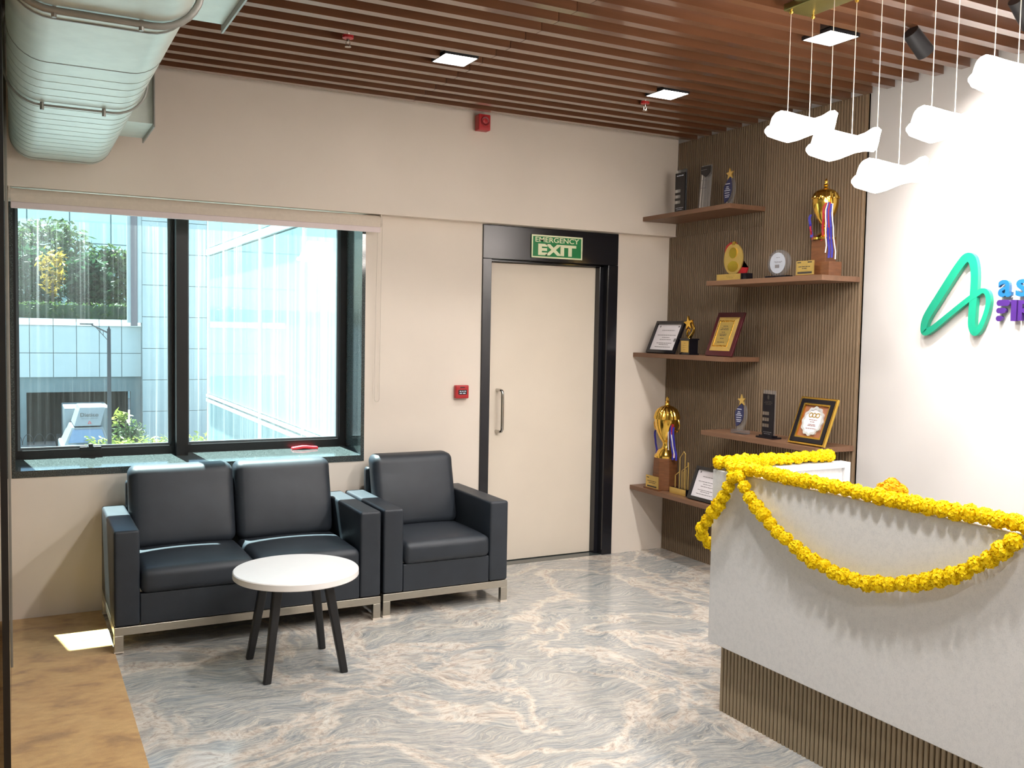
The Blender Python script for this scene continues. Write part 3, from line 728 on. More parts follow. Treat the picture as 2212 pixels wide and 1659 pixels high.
# ------------------------------------------------------------------ pendant
pd = thing('pendant_light', (2.86, -3.3, 2.2), 'row of glowing wavy pendant shades hung on cords over the counter', 'pendant light')
part('canopy', MB().rbox(2.786, 2.930, -4.15, -2.640, 2.915, 2.9445, 0.004, n=2), M['brass'], pd, smooth=True, merge=True)
RT = [(0.0, 610), (0.03, 598), (0.085, 596), (0.10, 560), (0.14, 538), (0.23, 522), (0.33, 522), (0.54, 534), (0.65, 539), (0.76, 522), (0.87, 497), (0.97, 487), (1.0, 496)]
RB = [(0.0, 632), (0.04, 643), (0.18, 648), (0.33, 655), (0.45, 641), (0.62, 612), (0.76, 598), (0.90, 595), (0.95, 580), (1.0, 505)]
def lerp(T, u):
    for (a, p), (b, q) in zip(T, T[1:]):
        if u <= b: return p+(q-p)*(u-a)/(b-a)
    return T[-1][1]
def ribbon(yc, zc):
    mb = MB(); n = 60; k = 12; L = []; F = []
    for i in range(n+1):
        u = 0.5-0.5*cos(pi*i/n); xx = 2.688+0.385*u
        zt, zb = (zc+0.012+(522-lerp(T, u))*0.00095 for T in (RT, RB))
        c, h = (zt+zb)/2, max((zt-zb)/2, 0.004)
        wy = 0.006+0.024*sin(pi*min(max(u, 0.02), 0.98))**0.7
        off = 0.012*sin(2*pi*u)
        for j in range(k):
            a = 2*pi*j/k; L.append((xx, yc+off+wy*cos(a), c+h*sin(a)))
    for i in range(n):
        F += [(i*k+j, i*k+(j+1) % k, (i+1)*k+(j+1) % k, (i+1)*k+j) for j in range(k)]
    F += [tuple(range(k))[::-1], tuple(range(n*k, n*k+k))]
    return mb.add(L, F)
for yc, zc in ((-2.67, 2.50), (-2.90, 2.39), (-3.13, 2.24), (-3.36, 2.385), (-3.59, 2.50), (-3.82, 2.40)):
    part('shade', ribbon(yc, zc), M['lamp_glow'], pd, smooth=True)
    for x in (2.80, 2.92):
        cd = part('cord', MB().cyl((x, yc, zc-0.03), (x, yc, 2.90), 0.0016, n=6), M['cord'], pd)
        part('ferrule', MB().lathe(x, yc, [(0.006, 2.898), (0.009, 2.906), (0.004, 2.909), (0.006, 2.9149)], 10), M['gold'], cd, smooth='auto')

# ------------------------------------------------------------------ spotlights aimed at the sign wall
def spot(x, y, z, aim, label, energy):
    t = thing('spotlight', (x, y, z), label, 'spotlight', 'black spotlights aimed at the white wall')
    d = (Vector(aim)-Vector((x, y, z))).normalized(); p = Vector((x, y, z))
    mb = MB(); a = p-d*0.06; b = p+d*0.065
    mb.cyl(a, b, 0.036, 0.040, 28)
    part('lamp_body', mb, M['black_metal'], t, smooth='auto')
    part('lens', MB().cyl(b+d*0.0005, b+d*0.002, 0.033, n=24), M['down_glow'], t)
    part('bracket', MB().cyl(p-d*0.03, (x-0.02, y, 2.999), 0.008, n=10), M['black_metal'], t)
    ld = bpy.data.lights.new('spot_lamp', 'SPOT'); ld.energy = energy; ld.spot_size = radians(92); ld.spot_blend = 1.0; ld.shadow_soft_size = 0.03; ld.color = (1.0, 0.94, 0.88)
    lo = bpy.data.objects.new('lamp', ld); lo.location = d*0.075; lo.rotation_euler = d.to_track_quat('-Z', 'Y').to_euler(); link(lo, t)
spot(3.50, -2.712, 2.885, (4.26, -2.74, 2.30), 'black cylinder spotlight just right of the pendant cords', 210)
spot(3.52, -3.19, 2.885, (4.26, -3.2, 2.25), 'black cylinder spotlight at the top right picture corner', 420)

# ------------------------------------------------------------------ air duct
du = thing('air_duct', (0.23, -2.6, 2.42), 'large galvanised flat-oval air duct with side outlets under the ceiling', 'duct')
def oval(x0, x1, z0, z1, r, n=8):
    P = []
    for cx, cz, a0 in ((x1-r, z0+r, -90), (x1-r, z1-r, 0), (x0+r, z1-r, 90), (x0+r, z0+r, 180)):
        P += [(cx+r*cos(radians(a0+90*i/n)), cz+r*sin(radians(a0+90*i/n))) for i in range(n+1)]
    return P
def swept(x0, x1, z0, z1, r, ys, cap=True, scale=None):
    mb = MB(); L = []; F = []; m = None
    for i, yy in enumerate(ys):
        s = scale[i] if scale else 0
        P = oval(x0+s, x1-s, z0+s, z1-s, max(r-s, 0.01)); m = len(P); L += [(a, yy, b) for a, b in P]
    for i in range(len(ys)-1):
        F += [(i*m+k, i*m+(k+1) % m, (i+1)*m+(k+1) % m, (i+1)*m+k) for k in range(m)]
    if cap: F += [tuple(range(m)), tuple(range((len(ys)-1)*m, len(ys)*m))[::-1]]
    return mb.add(L, F)
D = (-0.015, 0.462, 2.425, 2.79, 0.115)
part('duct_body', swept(*D, [-0.115, -0.135, -0.5, -1.0, -2.0, -3.0, -4.3], True, [0.03, 0, 0, 0, 0, 0, 0]), M['duct'], du, smooth='auto')
mb = MB(); mb2 = MB()
def band(mbx, yy, g, w):
    P = oval(D[0]-g, D[1]+g, D[2]-g, D[3]+g, D[4]+g); I = oval(D[0]-0.0005, D[1]+0.0005, D[2]-0.0005, D[3]+0.0005, D[4]); m = len(P)
    L = [(a, yy-w/2, b) for a, b in P]+[(a, yy+w/2, b) for a, b in P]+[(a, yy-w/2, b) for a, b in I]+[(a, yy+w/2, b) for a, b in I]; F = []
    for k in range(m):
        j = (k+1) % m
        F += [(k, j, m+j, m+k), (k, 2*m+k, 2*m+j, j), (m+k, m+j, 3*m+j, 3*m+k)]
    mbx.add(L, F)
for yy, g in ((-0.20, 0.002), (-2.70, 0.004), (-2.20, 0.0015)):
    mb = MB(); band(mb, yy, g, 0.006); part('seam', mb, M['duct_grey'], du)
yy = -0.36
while yy > -2.15:
    mb = MB(); band(mb, yy, 0.0013, 0.012); part('stiffening_bead', mb, M['duct'], du); yy -= 0.112
for yy, r in ((-1.585, 0.0045), (-2.81, 0.010)):
    P = oval(D[0]-0.012, D[1]+0.012, D[2]-0.012, D[3]+0.012, D[4]+0.012)
    pts = [(a, yy, b) for a, b in P]
    hb = part('hanger_rod', MB().tube(pts, r, 8, True), M['duct_grey'], du, smooth=True)
    part('hanger_bolt', MB().cyl((0.10, yy, D[2]-0.03), (0.10, yy, D[2]-0.002), 0.007, n=8).cyl((0.315, yy, D[2]-0.03), (0.315, yy, D[2]-0.002), 0.007, n=8), M['duct_grey'], hb)
for (y0, y1, lab) in ((-0.68, -0.27, None), (-2.95, -2.42, None)):
    op = part('outlet_box', MB().box(0.455, 0.605, y0, y1, 2.565, 2.80), M['duct'], du)
    mb = MB(); f = MB().frame(y0-0.03, y1+0.03, 2.545, 2.822, 0.03, 0.0, 0.006)
    mb.v = [Vector((0.605+p.z, p.x, p.y)) for p in f.v]; mb.f = f.f
    part('flange', mb, M['duct_grey'], op)
    mb = MB(); mb.box(0.6045, 0.606, y0, y1, 2.565, 2.80)
    k = 2.58
    while k < 2.79:
        mb.box(0.606, 0.611, y0, y1, k, k+0.006); k += 0.022
    part('grille', mb, M['duct_grey'], op)

# ------------------------------------------------------------------ glass partition on the left edge
gp = thing('glass_partition', (-0.03, -1.3, 0), 'frameless glass partition with a black door post at the left picture edge', 'partition')
part('glass_pane', MB().box(-0.034, -0.028, -0.735, -0.1, 0.007, 2.995), M['clear_glass'], gp)
part('glass_pane', MB().box(-0.034, -0.028, -2.555, -0.785, 0.007, 2.995), M['clear_glass'], gp)
part('channel', MB().box(-0.0385, -0.0225, -0.785, -0.735, 0.0065, 2.999), mat('grey_channel', S(150, 146, 138), 0.4, 0.5), gp)
part('door_post', MB().box(-0.0405, -0.0225, -2.605, -2.555, 0.0065, 2.999), M['black_frame'], gp)

# ------------------------------------------------------------------ awards on the shelves
AW = 'awards on the wall shelves'
def award(name, X, Y, Z, label, cat='award'):
    t = thing(name, (X, Y, Z), label, cat, AW); return t
def lines(rows, w, z, h=0.0035, seed=1, cx=0.0):
    rnd = random.Random(seed); mb = MB()
    for y, k in rows:
        L = w*k; x = cx-L/2
        while x < cx+L/2-0.004:
            q = min(rnd.uniform(0.010, 0.026), cx+L/2-x); mb.box(x, x+q, y-h/2, y+h/2, z, z+0.0006); x += q+0.004
    return mb
def star_poly(R, r, n=5, rot=pi/2, cx=0, cy=0, jag=None):
    P = []
    for i in range(2*n):
        a = rot+pi*i/n; q = R if i % 2 == 0 else r
        P.append((cx+q*cos(a), cy+q*sin(a)))
    return P
def ell(cx, cy, a, b, n=40): return [(cx+a*cos(2*pi*i/n), cy+b*sin(2*pi*i/n)) for i in range(n)]

# notched black towers
def tower(X, Y, Z, label, w, h, base):
    t = award('tower_award', X, Y, Z, label); F = facing(X, Y, Z)
    b0 = 0.018 if base else 0.008
    part('base', MB().box(-w*0.80 if base else -w*0.62, w*0.80 if base else w*0.55, 0, b0*0.6, -0.035, 0.035).box(-w*.64, w*.56, b0*0.6, b0, -0.024, 0.024).xf(F), M['black_gloss'], t, bevel=0.001)
    x0, x1 = -w/2, w/2; n1 = 0.02
    P = [(x1, b0), (x1, h), (x0, h), (x0, h*0.60), (n1-0.012, h*0.60)]
    y = h*0.60; s = h*0.078
    for i in range(3):
        P += [(n1-0.012, y-s), (x0 if i < 2 else x0, y-s)]
        if i < 2:
            P += [(x0, y-s*1.75), (n1-0.012, y-s*1.75)]; y -= s*1.75
    P += [(x0, b0)]
    part('black_plate', MB().prism(P[::-1], 0.004, 0.010).xf(F), M['black_gloss'], t)
    part('acrylic_back', MB().box(x0-0.006, x1+0.002, b0, h+0.022, -0.006, 0.0035).xf(F), M['acrylic'], t)
    mb = lines([(h*0.10, .6), (h*0.14, .75)], w, 0.0102, 0.003, 4)
    if not base: mb.add(*lines([(h*0.93, .7)], w, 0.0102, 0.006, 5).__dict__.values())
    part('print', mb.xf(F), M['ink_white'] if not base else M['ink'], t)
    if base:
        part('emblem', MB().prism(ell(0, h*0.93, 0.008, 0.014, 14), 0.0102, 0.011).add(*lines([(h*.83, .6), (h*.80, .75), (h*.77, .5)], w, 0.0102, 0.003, 7).__dict__.values()).xf(F), M['ink_dark'], t)
tower(4.03, -0.390, 2.411, 'black notched tower award on the topmost shelf against the corner', 0.105, 0.275, False)
tower(4.03, -1.310, 0.972, 'black notched tower award on a stepped base beside the gold framed silver plaque', 0.092, 0.268, True)

# clear plate with dark shield
t = award('shield_award', 4.06, -0.605, 2.411, 'clear acrylic award with a dark shield, in the middle of the topmost shelf'); F = facing(4.06, -0.605, 2.411)
part('base', MB().box(-0.075, 0.062, 0, 0.006, -0.03, 0.03).xf(F), M['black_gloss'], t)
part('acrylic_plate', MB().prism([(-0.062, 0.006), (0.050, 0.006), (0.066, 0.25), (0.066, 0.295), (-0.040, 0.297), (-0.040, 0.25)], -0.005, 0.005).xf(F), M['acrylic'], t)
part('shield', MB().prism([(0.013, 0.218), (0.058, 0.246), (0.062, 0.290), (-0.036, 0.290), (-0.036, 0.246)], 0.0052, 0.008).xf(F), M['black_gloss'], t)
part('print', lines([(0.268, .6), (0.20, .5), (0.15, .6)], 0.1, 0.0085, 0.003, 3).xf(F), M['ink'], t)

# flame awards with a star
def flame(X, Y, Z, label, h, base):
    t = award('flame_award', X, Y, Z, label); F = facing(X, Y, Z); b = 0.0
    if base:
        part('base', MB().rbox(-0.058, 0.062, 0, 0.024, -0.028, 0.028, 0.003, n=2).xf(F), M['acrylic'], t); b = 0.024
    else:
        part('base', MB().box(-0.05, 0.05, 0, 0.006, -0.025, 0.025).xf(F), M['acrylic'], t); b = 0.006
    k = (h-b)/0.235
    def cv(pts): return [(x, b+y*k) for x, y in pts]
    part('clear_leaf', MB().prism(cv([(-0.034, 0), (0.018, 0), (0.040, 0.035), (0.055, 0.08), (0.060, 0.125), (0.050, 0.165), (0.030, 0.190), (0.016, 0.198), (-0.03, 0.12)]), -0.006, 0.004).xf(F), M['acrylic'], t)
    part('navy_leaf', MB().prism(cv([(-0.030, 0.022), (-0.004, 0.034), (0.020, 0.062), (0.034, 0.100), (0.034, 0.140), (0.026, 0.180), (0.018, 0.196), (-0.012, 0.165), (-0.042, 0.128), (-0.040, 0.08)]), 0.0045, 0.009).xf(F), M['navy'], t)
    part('star', MB().prism(star_poly(0.038, 0.016, cx=0.020, cy=b+0.205*k+0.006, rot=pi/2+0.1), 0.006, 0.014).xf(F), M['goldplate'], t)
    mb = MB()
    for yy, w, cx in ((0.148, .042, -.002), (0.128, .022, -.004), (0.116, .034, -.004), (0.104, .054, -.004), (0.088, .044, -.006), (0.072, .046, -.004), (0.06, .036, -.006)):
        mb.box(cx-w/2, cx+w/2, b+yy*k-0.0022, b+yy*k+0.0022, 0.0092, 0.0098)
    part('print', mb.xf(F), M['ink_white'], t)
flame(4.06, -0.845, 2.411, 'navy and clear leaf award with a gold star, on the topmost shelf', 0.228, False)
flame(4.04, -1.045, 0.972, 'navy and clear leaf award with a gold star on a clear block, above the counter', 0.232, True)

# gold oval with red ribbon shape
t = award('oval_award', 4.03, -0.955, 1.934, 'gold oval award with red ribbon shape on a black base with gold plate'); F = facing(4.03, -0.955, 1.934)
part('base', MB().box(-0.128, 0.098, 0, 0.043, -0.03, 0.028).box(0.096, 0.136, 0, 0.043, -0.03, 0.02).xf(F), M['black_gloss'], t)
part('name_plate', MB().box(-0.130, 0.092, 0.001, 0.042, 0.0285, 0.031).xf(F), M['goldplate'], t)
part('print', lines([(0.028, .4), (0.018, .3)], 0.2, 0.0312, 0.003, 8).xf(F), mat('plate_print', S(176, 146, 74), 0.5), t)
part('ribbon_shape', MB().prism([(-0.098, 0.19), (-0.085, 0.225), (-0.045, 0.245), (0.01, 0.238), (-0.01, 0.19), (0.02, 0.10), (0.02, 0.043), (0.105, 0.043), (0.118, 0.078), (0.07, 0.082), (-0.04, 0.16), (-0.09, 0.15)], -0.012, -0.002).xf(F), M['ribbon_red'], t)
part('gold_oval', MB().prism(ell(-0.005, 0.137, 0.088, 0.098), -0.001, 0.008).xf(F), M['goldplate'], t)
part('relief', MB().prism(ell(-0.005, 0.175, 0.036, 0.034, 24), 0.0082, 0.011).prism(ell(-0.005, 0.090, 0.050, 0.034, 24), 0.0082, 0.010).prism([(-0.02, 0.225), (0.008, 0.225), (0.012, 0.246), (-0.012, 0.246)], 0.0, 0.009).xf(F), M['gold'], t)

# clear disc with white oval
t = award('disc_award', 4.04, -1.338, 1.934, 'clear disc award with a white printed oval on a black foot'); F = facing(4.04, -1.338, 1.934)
part('base', MB().box(-0.086, 0.092, 0, 0.016, -0.025, 0.028).xf(F), M['black_gloss'], t, bevel=0.002)
part('clear_disc', MB().prism(ell(0, 0.092, 0.092, 0.078), -0.010, 0.004).xf(F), M['acrylic'], t)
part('white_oval', MB().prism(ell(-0.006, 0.092, 0.064, 0.062), 0.0042, 0.006).xf(F), mat('disc_paper', S(176, 180, 190), 0.5), t)
part('print', lines([(0.124, .3), (0.10, .6), (0.094, .5)], 0.11, 0.0062, 0.003, 4).box(-0.026, 0.010, 0.062, 0.082, 0.0062, 0.0068).xf(F), M['ink'], t)

# cups
def trophy(X, Y, Z, label, s, ribs, hs=1.0, foot_sq=False):
    t = award('trophy_cup', X, Y, Z, label, 'trophy')
    G = M['gold']
    def pr(lst): return [(max(r*s, 0.0005), Z+z*hs) for r, z in lst]
    return t, pr
t, pr = trophy(4.085, -1.650, 1.934, 'tall gold cup with red, blue and white ribbons on the upper shelf', 1.0, 0)
Z = 1.934
bs = part('base', MB().box(4.035, 4.135, -1.735, -1.60, Z, Z+0.082).box(4.045, 4.130, -1.695, -1.588, Z+0.082, Z+0.208), M['walnut'], t, bevel=0.002)
part('plaque', MB().box(4.003, 4.009, -1.653, -1.518, Z+0.010, Z+0.090), M['goldplate'], t)
part('plaque_foot', MB().box(4.003, 4.034, -1.66, -1.512, Z, Z+0.010), M['walnut'], t)
mb = lines([(0.046, .75), (0.036, .3)], 0.13, 0.0, 0.004, 6).add(*MB().box(-0.058, -0.03, 0.068, 0.074, 0, 0.0006).box(0.022, 0.054, 0.068, 0.074, 0, 0.0006).box(-0.055, 0.055, 0.006, 0.018, 0, 0.0006).__dict__.values())
part('print', mb.xf(facing(4.0028, -1.585, Z+0.010)), M['ink_dark'], t)
CX, CY = 4.088, -1.642
part('cup', MB().lathe(CX, CY, [(0.001, Z+0.2085), (0.062, Z+0.2085), (0.064, Z+0.220), (0.052, Z+0.232), (0.030, Z+0.246), (0.017, Z+0.256), (0.015, Z+0.268), (0.023, Z+0.278), (0.016, Z+0.290), (0.026, Z+0.302), (0.044, Z+0.328), (0.060, Z+0.362), (0.070, Z+0.398), (0.073, Z+0.420), (0.072, Z+0.438), (0.001, Z+0.438)], 40), M['gold'], t, smooth='auto')
part('lid', MB().lathe(CX, CY, [(0.076, Z+0.439), (0.076, Z+0.447), (0.068, Z+0.458), (0.064, Z+0.470), (0.048, Z+0.486), (0.024, Z+0.496), (0.013, Z+0.500), (0.009, Z+0.510), (0.014, Z+0.516), (0.009, Z+0.524), (0.007, Z+0.534), (0.010, Z+0.541), (0.003, Z+0.552), (0.0005, Z+0.556)], 40, 20, 0.06), M['gold'], t, smooth='auto')
for sgn in (-1, 1):
    pts = [(CX+sgn*r*0.35, CY+sgn*r*-0.94*-1, Z+z) for r, z in ((0.060, 0.362), (0.076, 0.356), (0.088, 0.372), (0.092, 0.402), (0.086, 0.430), (0.078, 0.440), (0.086, 0.462))]
    part('handle', MB().tube(pts, 0.0045, 8), M['gold'], t, smooth='auto')
def ribbon_strip(pts, w, dirv):
    mb = MB(); L = []; F = []
    d = Vector(dirv)*w/2
    for p in pts: p = Vector(p); L += [p-d, p+d]
    for i in range(len(pts)-1): F.append((2*i, 2*i+1, 2*i+3, 2*i+2))
    mb.add(L, F); n = len(L); L2 = [v+Vector((0.0012, 0.0006, 0)) for v in L]
    mb.add(L2, F); return mb
def ribbons(t, X, Y, Z, specs):
    for (dx, dy, z0, z1, sway, w, m) in specs:
        pts = [(X+dx*0.4-0.01*sin(i*.8), Y+dy+sway*(i/7)**1.3+0.004*sin(i*1.7), Z+z0+(z1-z0)*i/7) for i in range(8)]
        pts[0] = (X+0.0+dx*0.2, Y+dy*0.8, Z+z0)
        part('ribbon', ribbon_strip(pts, w, (0.55, -0.83, 0.0)), M[m], t)
ribbons(t, 4.035, -1.725, Z, [(0.0, 0.030, 0.41, 0.20, 0.030, 0.011, 'ribbon_red'), (-0.01, 0.012, 0.41, 0.13, 0.012, 0.006, 'ribbon_white'), (0.0, 0.004, 0.41, 0.10, -0.002, 0.012, 'ribbon_blue'), (0.006, -0.004, 0.41, 0.10, 0.010, 0.009, 'ribbon_red'),
                           (0.0, -0.016, 0.40, 0.10, -0.004, 0.011, 'ribbon_blue'), (0.01, -0.026, 0.40, 0.09, -0.016, 0.006, 'ribbon_white')])
ribbons(t, 4.07, -1.552, Z, [(0.0, 0.0, 0.36, 0.23, 0.0, 0.014, 'ribbon_blue'), (0.01, -0.004, 0.30, 0.215, 0.0, 0.010, 'ribbon_red')])

Z = 0.492
t, pr = trophy(4.075, -0.245, Z, 'gold cup with ribbed lid and ribbons on the lowest shelf in the corner', 1.0, 0)
OX, OY = 4.075, -0.245
oc = lambda r: [(OX+r*cos(pi/8+i*pi/4), OY+r*sin(pi/8+i*pi/4)) for i in range(8)]
mb = MB(); A = oc(0.098); B = oc(0.086)
mb.add([(x, y, Z) for x, y in A]+[(x, y, Z+0.225) for x, y in B], [(i, (i+1) % 8, 8+(i+1) % 8, 8+i) for i in range(8)]+[tuple(range(8))[::-1], tuple(range(8, 16))])
part('base', mb, M['walnut'], t, bevel=0.003)
part('plaque', MB().box(3.962, 3.968, -0.312, -0.168, Z+0.012, Z+0.098), M['goldplate'], t)
part('plaque_foot', MB().box(3.955, 3.985, -0.322, -0.150, Z, Z+0.012), M['walnut'], t)
mb = lines([(0.050, .8), (0.038, .6)], 0.13, 0.0, 0.004, 9).add(*MB().box(-0.062, -0.035, 0.070, 0.076, 0, .0006).box(-0.055, 0.055, 0.008, 0.018, 0, 0.0006).__dict__.values())
part('print', mb.xf(facing(3.9618, -0.240, Z+0.010)), M['ink_dark'], t)
part('cup', MB().lathe(OX, OY, [(0.001, Z+0.2255), (0.082, Z+0.2255), (0.084, Z+0.238), (0.070, Z+0.252), (0.058, Z+0.278), (0.036, Z+0.292), (0.027, Z+0.305), (0.026, Z+0.325), (0.034, Z+0.340), (0.050, Z+0.360), (0.070, Z+0.405), (0.082, Z+0.450), (0.085, Z+0.480), (0.085, Z+0.497), (0.001, Z+0.497)], 40), M['gold'], t, smooth='auto')
part('lid', MB().lathe(OX, OY, [(0.088, Z+0.498), (0.087, Z+0.515), (0.081, Z+0.542), (0.066, Z+0.568), (0.041, Z+0.586), (0.022, Z+0.592), (0.015, Z+0.600), (0.010, Z+0.612), (0.014, Z+0.620), (0.008, Z+0.628), (0.011, Z+0.640), (0.005, Z+0.652), (0.0005, Z+0.656)], 64, 16, 0.10), M['gold'], t, smooth='auto')
for sgn in (-1, 1):
    pts = [(OX+sgn*r*0.30, OY+sgn*r*-0.95, Z+z) for r, z in ((0.076, 0.42), (0.092, 0.412), (0.104, 0.434), (0.108, 0.462), (0.100, 0.49), (0.094, 0.50))]
    part('handle', MB().tube(pts, 0.0045, 8), M['gold'], t, smooth='auto')
ribbons(t, 4.05, -0.335, Z, [(0.0, 0.02, 0.46, 0.24, 0.03, 0.008, 'ribbon_white'), (0.0, 0.0, 0.46, 0.22, -0.01, 0.016, 'ribbon_blue'), (0.01, -0.012, 0.47, 0.24, -0.005, 0.016, 'ribbon_red'), (0.0, -0.01, 0.44, 0.235, -0.012, 0.008, 'ribbon_white'), (0.01, -0.022, 0.45, 0.22, -0.02, 0.014, 'ribbon_blue')])
ribbons(t, 4.05, -0.155, Z, [(0.0, 0.0, 0.42, 0.24, 0.0, 0.014, 'ribbon_blue')])

# framed certificates and plaques
def framed(name, X, Y, Z, w, h, lean, label, fm, cat='frame'):
    t = award(name, X, Y, Z, label, cat); F = facing(X, Y, Z, lean)
    return t, F
def certificate(X, Y, Z, w, h, lean, label, seed):
    t, F = framed('certificate_frame', X, Y, Z, w, h, lean, label, None)
    part('frame', MB().frame(-w/2, w/2, 0, h, 0.022, -0.006, 0.012).box(-w/2+.01, w/2-.01, 0.01, h-.01, -0.006, -0.002).xf(F), M['black_gloss'], t)
    part('paper', MB().box(-w/2+0.0222, w/2-0.0222, 0.0222, h-0.0222, -0.0015, 0.001).xf(F), M['paper'], t)
    mb = lines([(h*.72, .55), (h*.57, .8), (h*.5, .35), (h*.43, .5), (h*.32, .65), (h*.27, .4), (h*.2, .7)], w-0.06, 0.0012, 0.004, seed)
    mb.prism(ell(-w*.33, h*.84, 0.006, 0.008, 10), 0.0012, 0.002).prism(ell(w*.33, h*.84, 0.009, 0.006, 10), 0.0012, 0.002).prism(ell(w*.34, h*.42, 0.012, 0.014, 14), 0.0012, 0.0016)
    part('print', mb.xf(F), M['ink'], t)
    part('strut', MB().box(-0.02, 0.02, 0.0, h*0.6, -0.009, -0.0065).xf(facing(X+0.004, Y, Z, lean)), M['black_gloss'], t)
certificate(3.972, -0.283, 1.4545, 0.318, 0.240, 0.40, 'black framed certificate on the middle left shelf beside the gold star', 3)
certificate(3.985, -0.765, 0.4945, 0.300, 0.228, 0.36, 'black framed certificate on the lowest shelf, partly behind the counter', 5)

t, F = framed('wood_plaque', 3.985, -0.877, 1.455, 0, 0, 0.36, 'maroon wood plaque with an embossed gold plate on the middle left shelf', None, 'plaque')
w, h = 0.256, 0.300
part('board', MB().box(-w/2, w/2, 0, h, -0.010, 0.004).xf(F), M['maroon'], t, bevel=0.003)
mb = MB(); a, b, c0, c1 = -0.098, 0.098, 0.035, 0.265
mb.add([(a, c0, .0045), (b, c0, .0045), (b, c1, .0045), (a, c1, .0045), (a+.026, c0+.024, .014), (b-.026, c0+.024, .014), (b-.026, c1-.024, .014), (a+.026, c1-.024, .014)],
       [(0, 1, 5, 4), (1, 2, 6, 5), (2, 3, 7, 6), (3, 0, 4, 7), (4, 5, 6, 7), (3, 2, 1, 0)])
part('gold_plate', mb.xf(F), M['goldplate'], t)
mb = MB(); rnd = random.Random(5)
for i in range(16):
    for yy in (c0+.03, c1-.03): mb.box(a+.026+i*.009, a+.033+i*.009, yy-rnd.uniform(.002, .006), yy+rnd.uniform(.002, .005), .0142, .016)
for i in range(20):
    for xx in (a+.03, b-.03): mb.box(xx-rnd.uniform(.001, .005), xx+rnd.uniform(.001, .004), c0+.026+i*.009, c0+.033+i*.009, .0142, .016)
part('embossing', mb.xf(F), M['gold'], t)
part('print', lines([(.20, .4), (.186, .6), (.176, .7), (.158, .35), (.145, .6), (.136, .55), (.115, .3), (.09, .6)], 0.11, 0.0144, 0.0035, 4).xf(F), M['ink_dark'], t)
part('strut', MB().box(-0.02, 0.02, 0.0, h*.6, -0.014, -0.0105).xf(F), M['black_gloss'], t)

t, F = framed('framed_plaque', 3.978, -1.665, 0.9755, 0, 0, 0.37, 'gold and black frame holding a scalloped silver plaque on brown mount', None, 'plaque')
w, h = 0.276, 0.284
part('outer_moulding', MB().frame(-w/2, w/2, 0, h, 0.012, -0.012, 0.006).xf(F), M['gold'], t, bevel=0.002)
part('frame', MB().frame(-w/2+.0122, w/2-.0122, .0122, h-.0122, 0.026, -0.010, 0.010).xf(F), M['black_gloss'], t, bevel=0.002)
part('inner_moulding', MB().frame(-w/2+.0384, w/2-.0384, .0384, h-.0384, 0.010, -0.010, 0.006).xf(F), M['gold'], t)
part('mount', MB().box(-w/2+.0386, w/2-.0386, .0386, h-.0386, -0.010, -0.004).xf(F), M['mat_brown'], t)
P = [(0.076*(1+0.05*cos(12*2*pi*i/72))*cos(2*pi*i/72), h/2+0.086*(1+0.05*cos(12*2*pi*i/72))*sin(2*pi*i/72)) for i in range(72)]
part('silver_rim', MB().ring(P, [(p[0]*.82, h/2+(p[1]-h/2)*.82) for p in P], -0.0038, 0.006).xf(F), M['silver'], t)
part('silver_plate', MB().prism([(p[0]*.82, h/2+(p[1]-h/2)*.82) for p in P], -0.0036, 0.002).xf(F), M['paper'], t)
part('print', lines([(.150, .6), (.138, .35), (.122, .5), (.115, .6), (.098, .75)], 0.10, 0.0022, 0.0035, 4).xf(F), mat('plaque_print', S(150, 110, 104), 0.7), t)
mb = MB()
for x in (-.026, 0, .026): mb.ring(ell(x, .178, .015, .015, 20), ell(x, .178, .010, .010, 20), .0022, .004)
part('crest', mb.xf(F), M['goldplate'], t)
part('strut', MB().box(-0.02, 0.02, 0.0, h*.6, -0.016, -0.0125).xf(F), M['black_gloss'], t)

# gold star figure on a black cube
t = award('star_award', 4.04, -0.515, 1.452, 'gold star figure on a black cube between certificate and maroon plaque'); F = facing(4.04, -0.515, 1.452)
part('base', MB().box(-0.052, 0.052, 0, 0.010, -0.042, 0.042).box(-0.046, 0.046, 0.010, 0.100, -0.036, 0.036).box(-0.052, 0.052, 0.100, 0.110, -0.042, 0.042).xf(F), M['black_gloss'], t)
part('name_plate', MB().box(-0.040, 0.040, 0.016, 0.094, 0.0365, 0.040).xf(F), M['goldplate'], t)
part('print', lines([(.078, .3), (.062, .5), (.048, .55), (.034, .45)], .07, .0402, .003, 5).xf(F), mat('plate_print_b', S(170, 138, 66), .5), t)
part('star', MB().prism(star_poly(0.050, 0.019, cx=-0.012, cy=0.213, rot=pi/2+.15), -0.005, 0.007).xf(F), M['gold'], t)
part('stem', MB().tube([(0.0, .112, 0), (.016, .13, 0), (.040, .155, 0), (.044, .185, 0), (.022, .222, 0), (.0, .232, 0)], lambda u: .010*(1-.7*u)+.002, 8).tube([(-.004, .112, 0), (-.022, .13, 0), (-.028, .15, 0), (-.012, .172, 0), (.004, .168, 0), (0, .155, 0)], lambda u: .007*(1-.6*u)+.0015, 8).cyl((0, .110, 0), (0, .120, 0), .013, .008, 14).xf(F), M['gold'], t, smooth='auto')

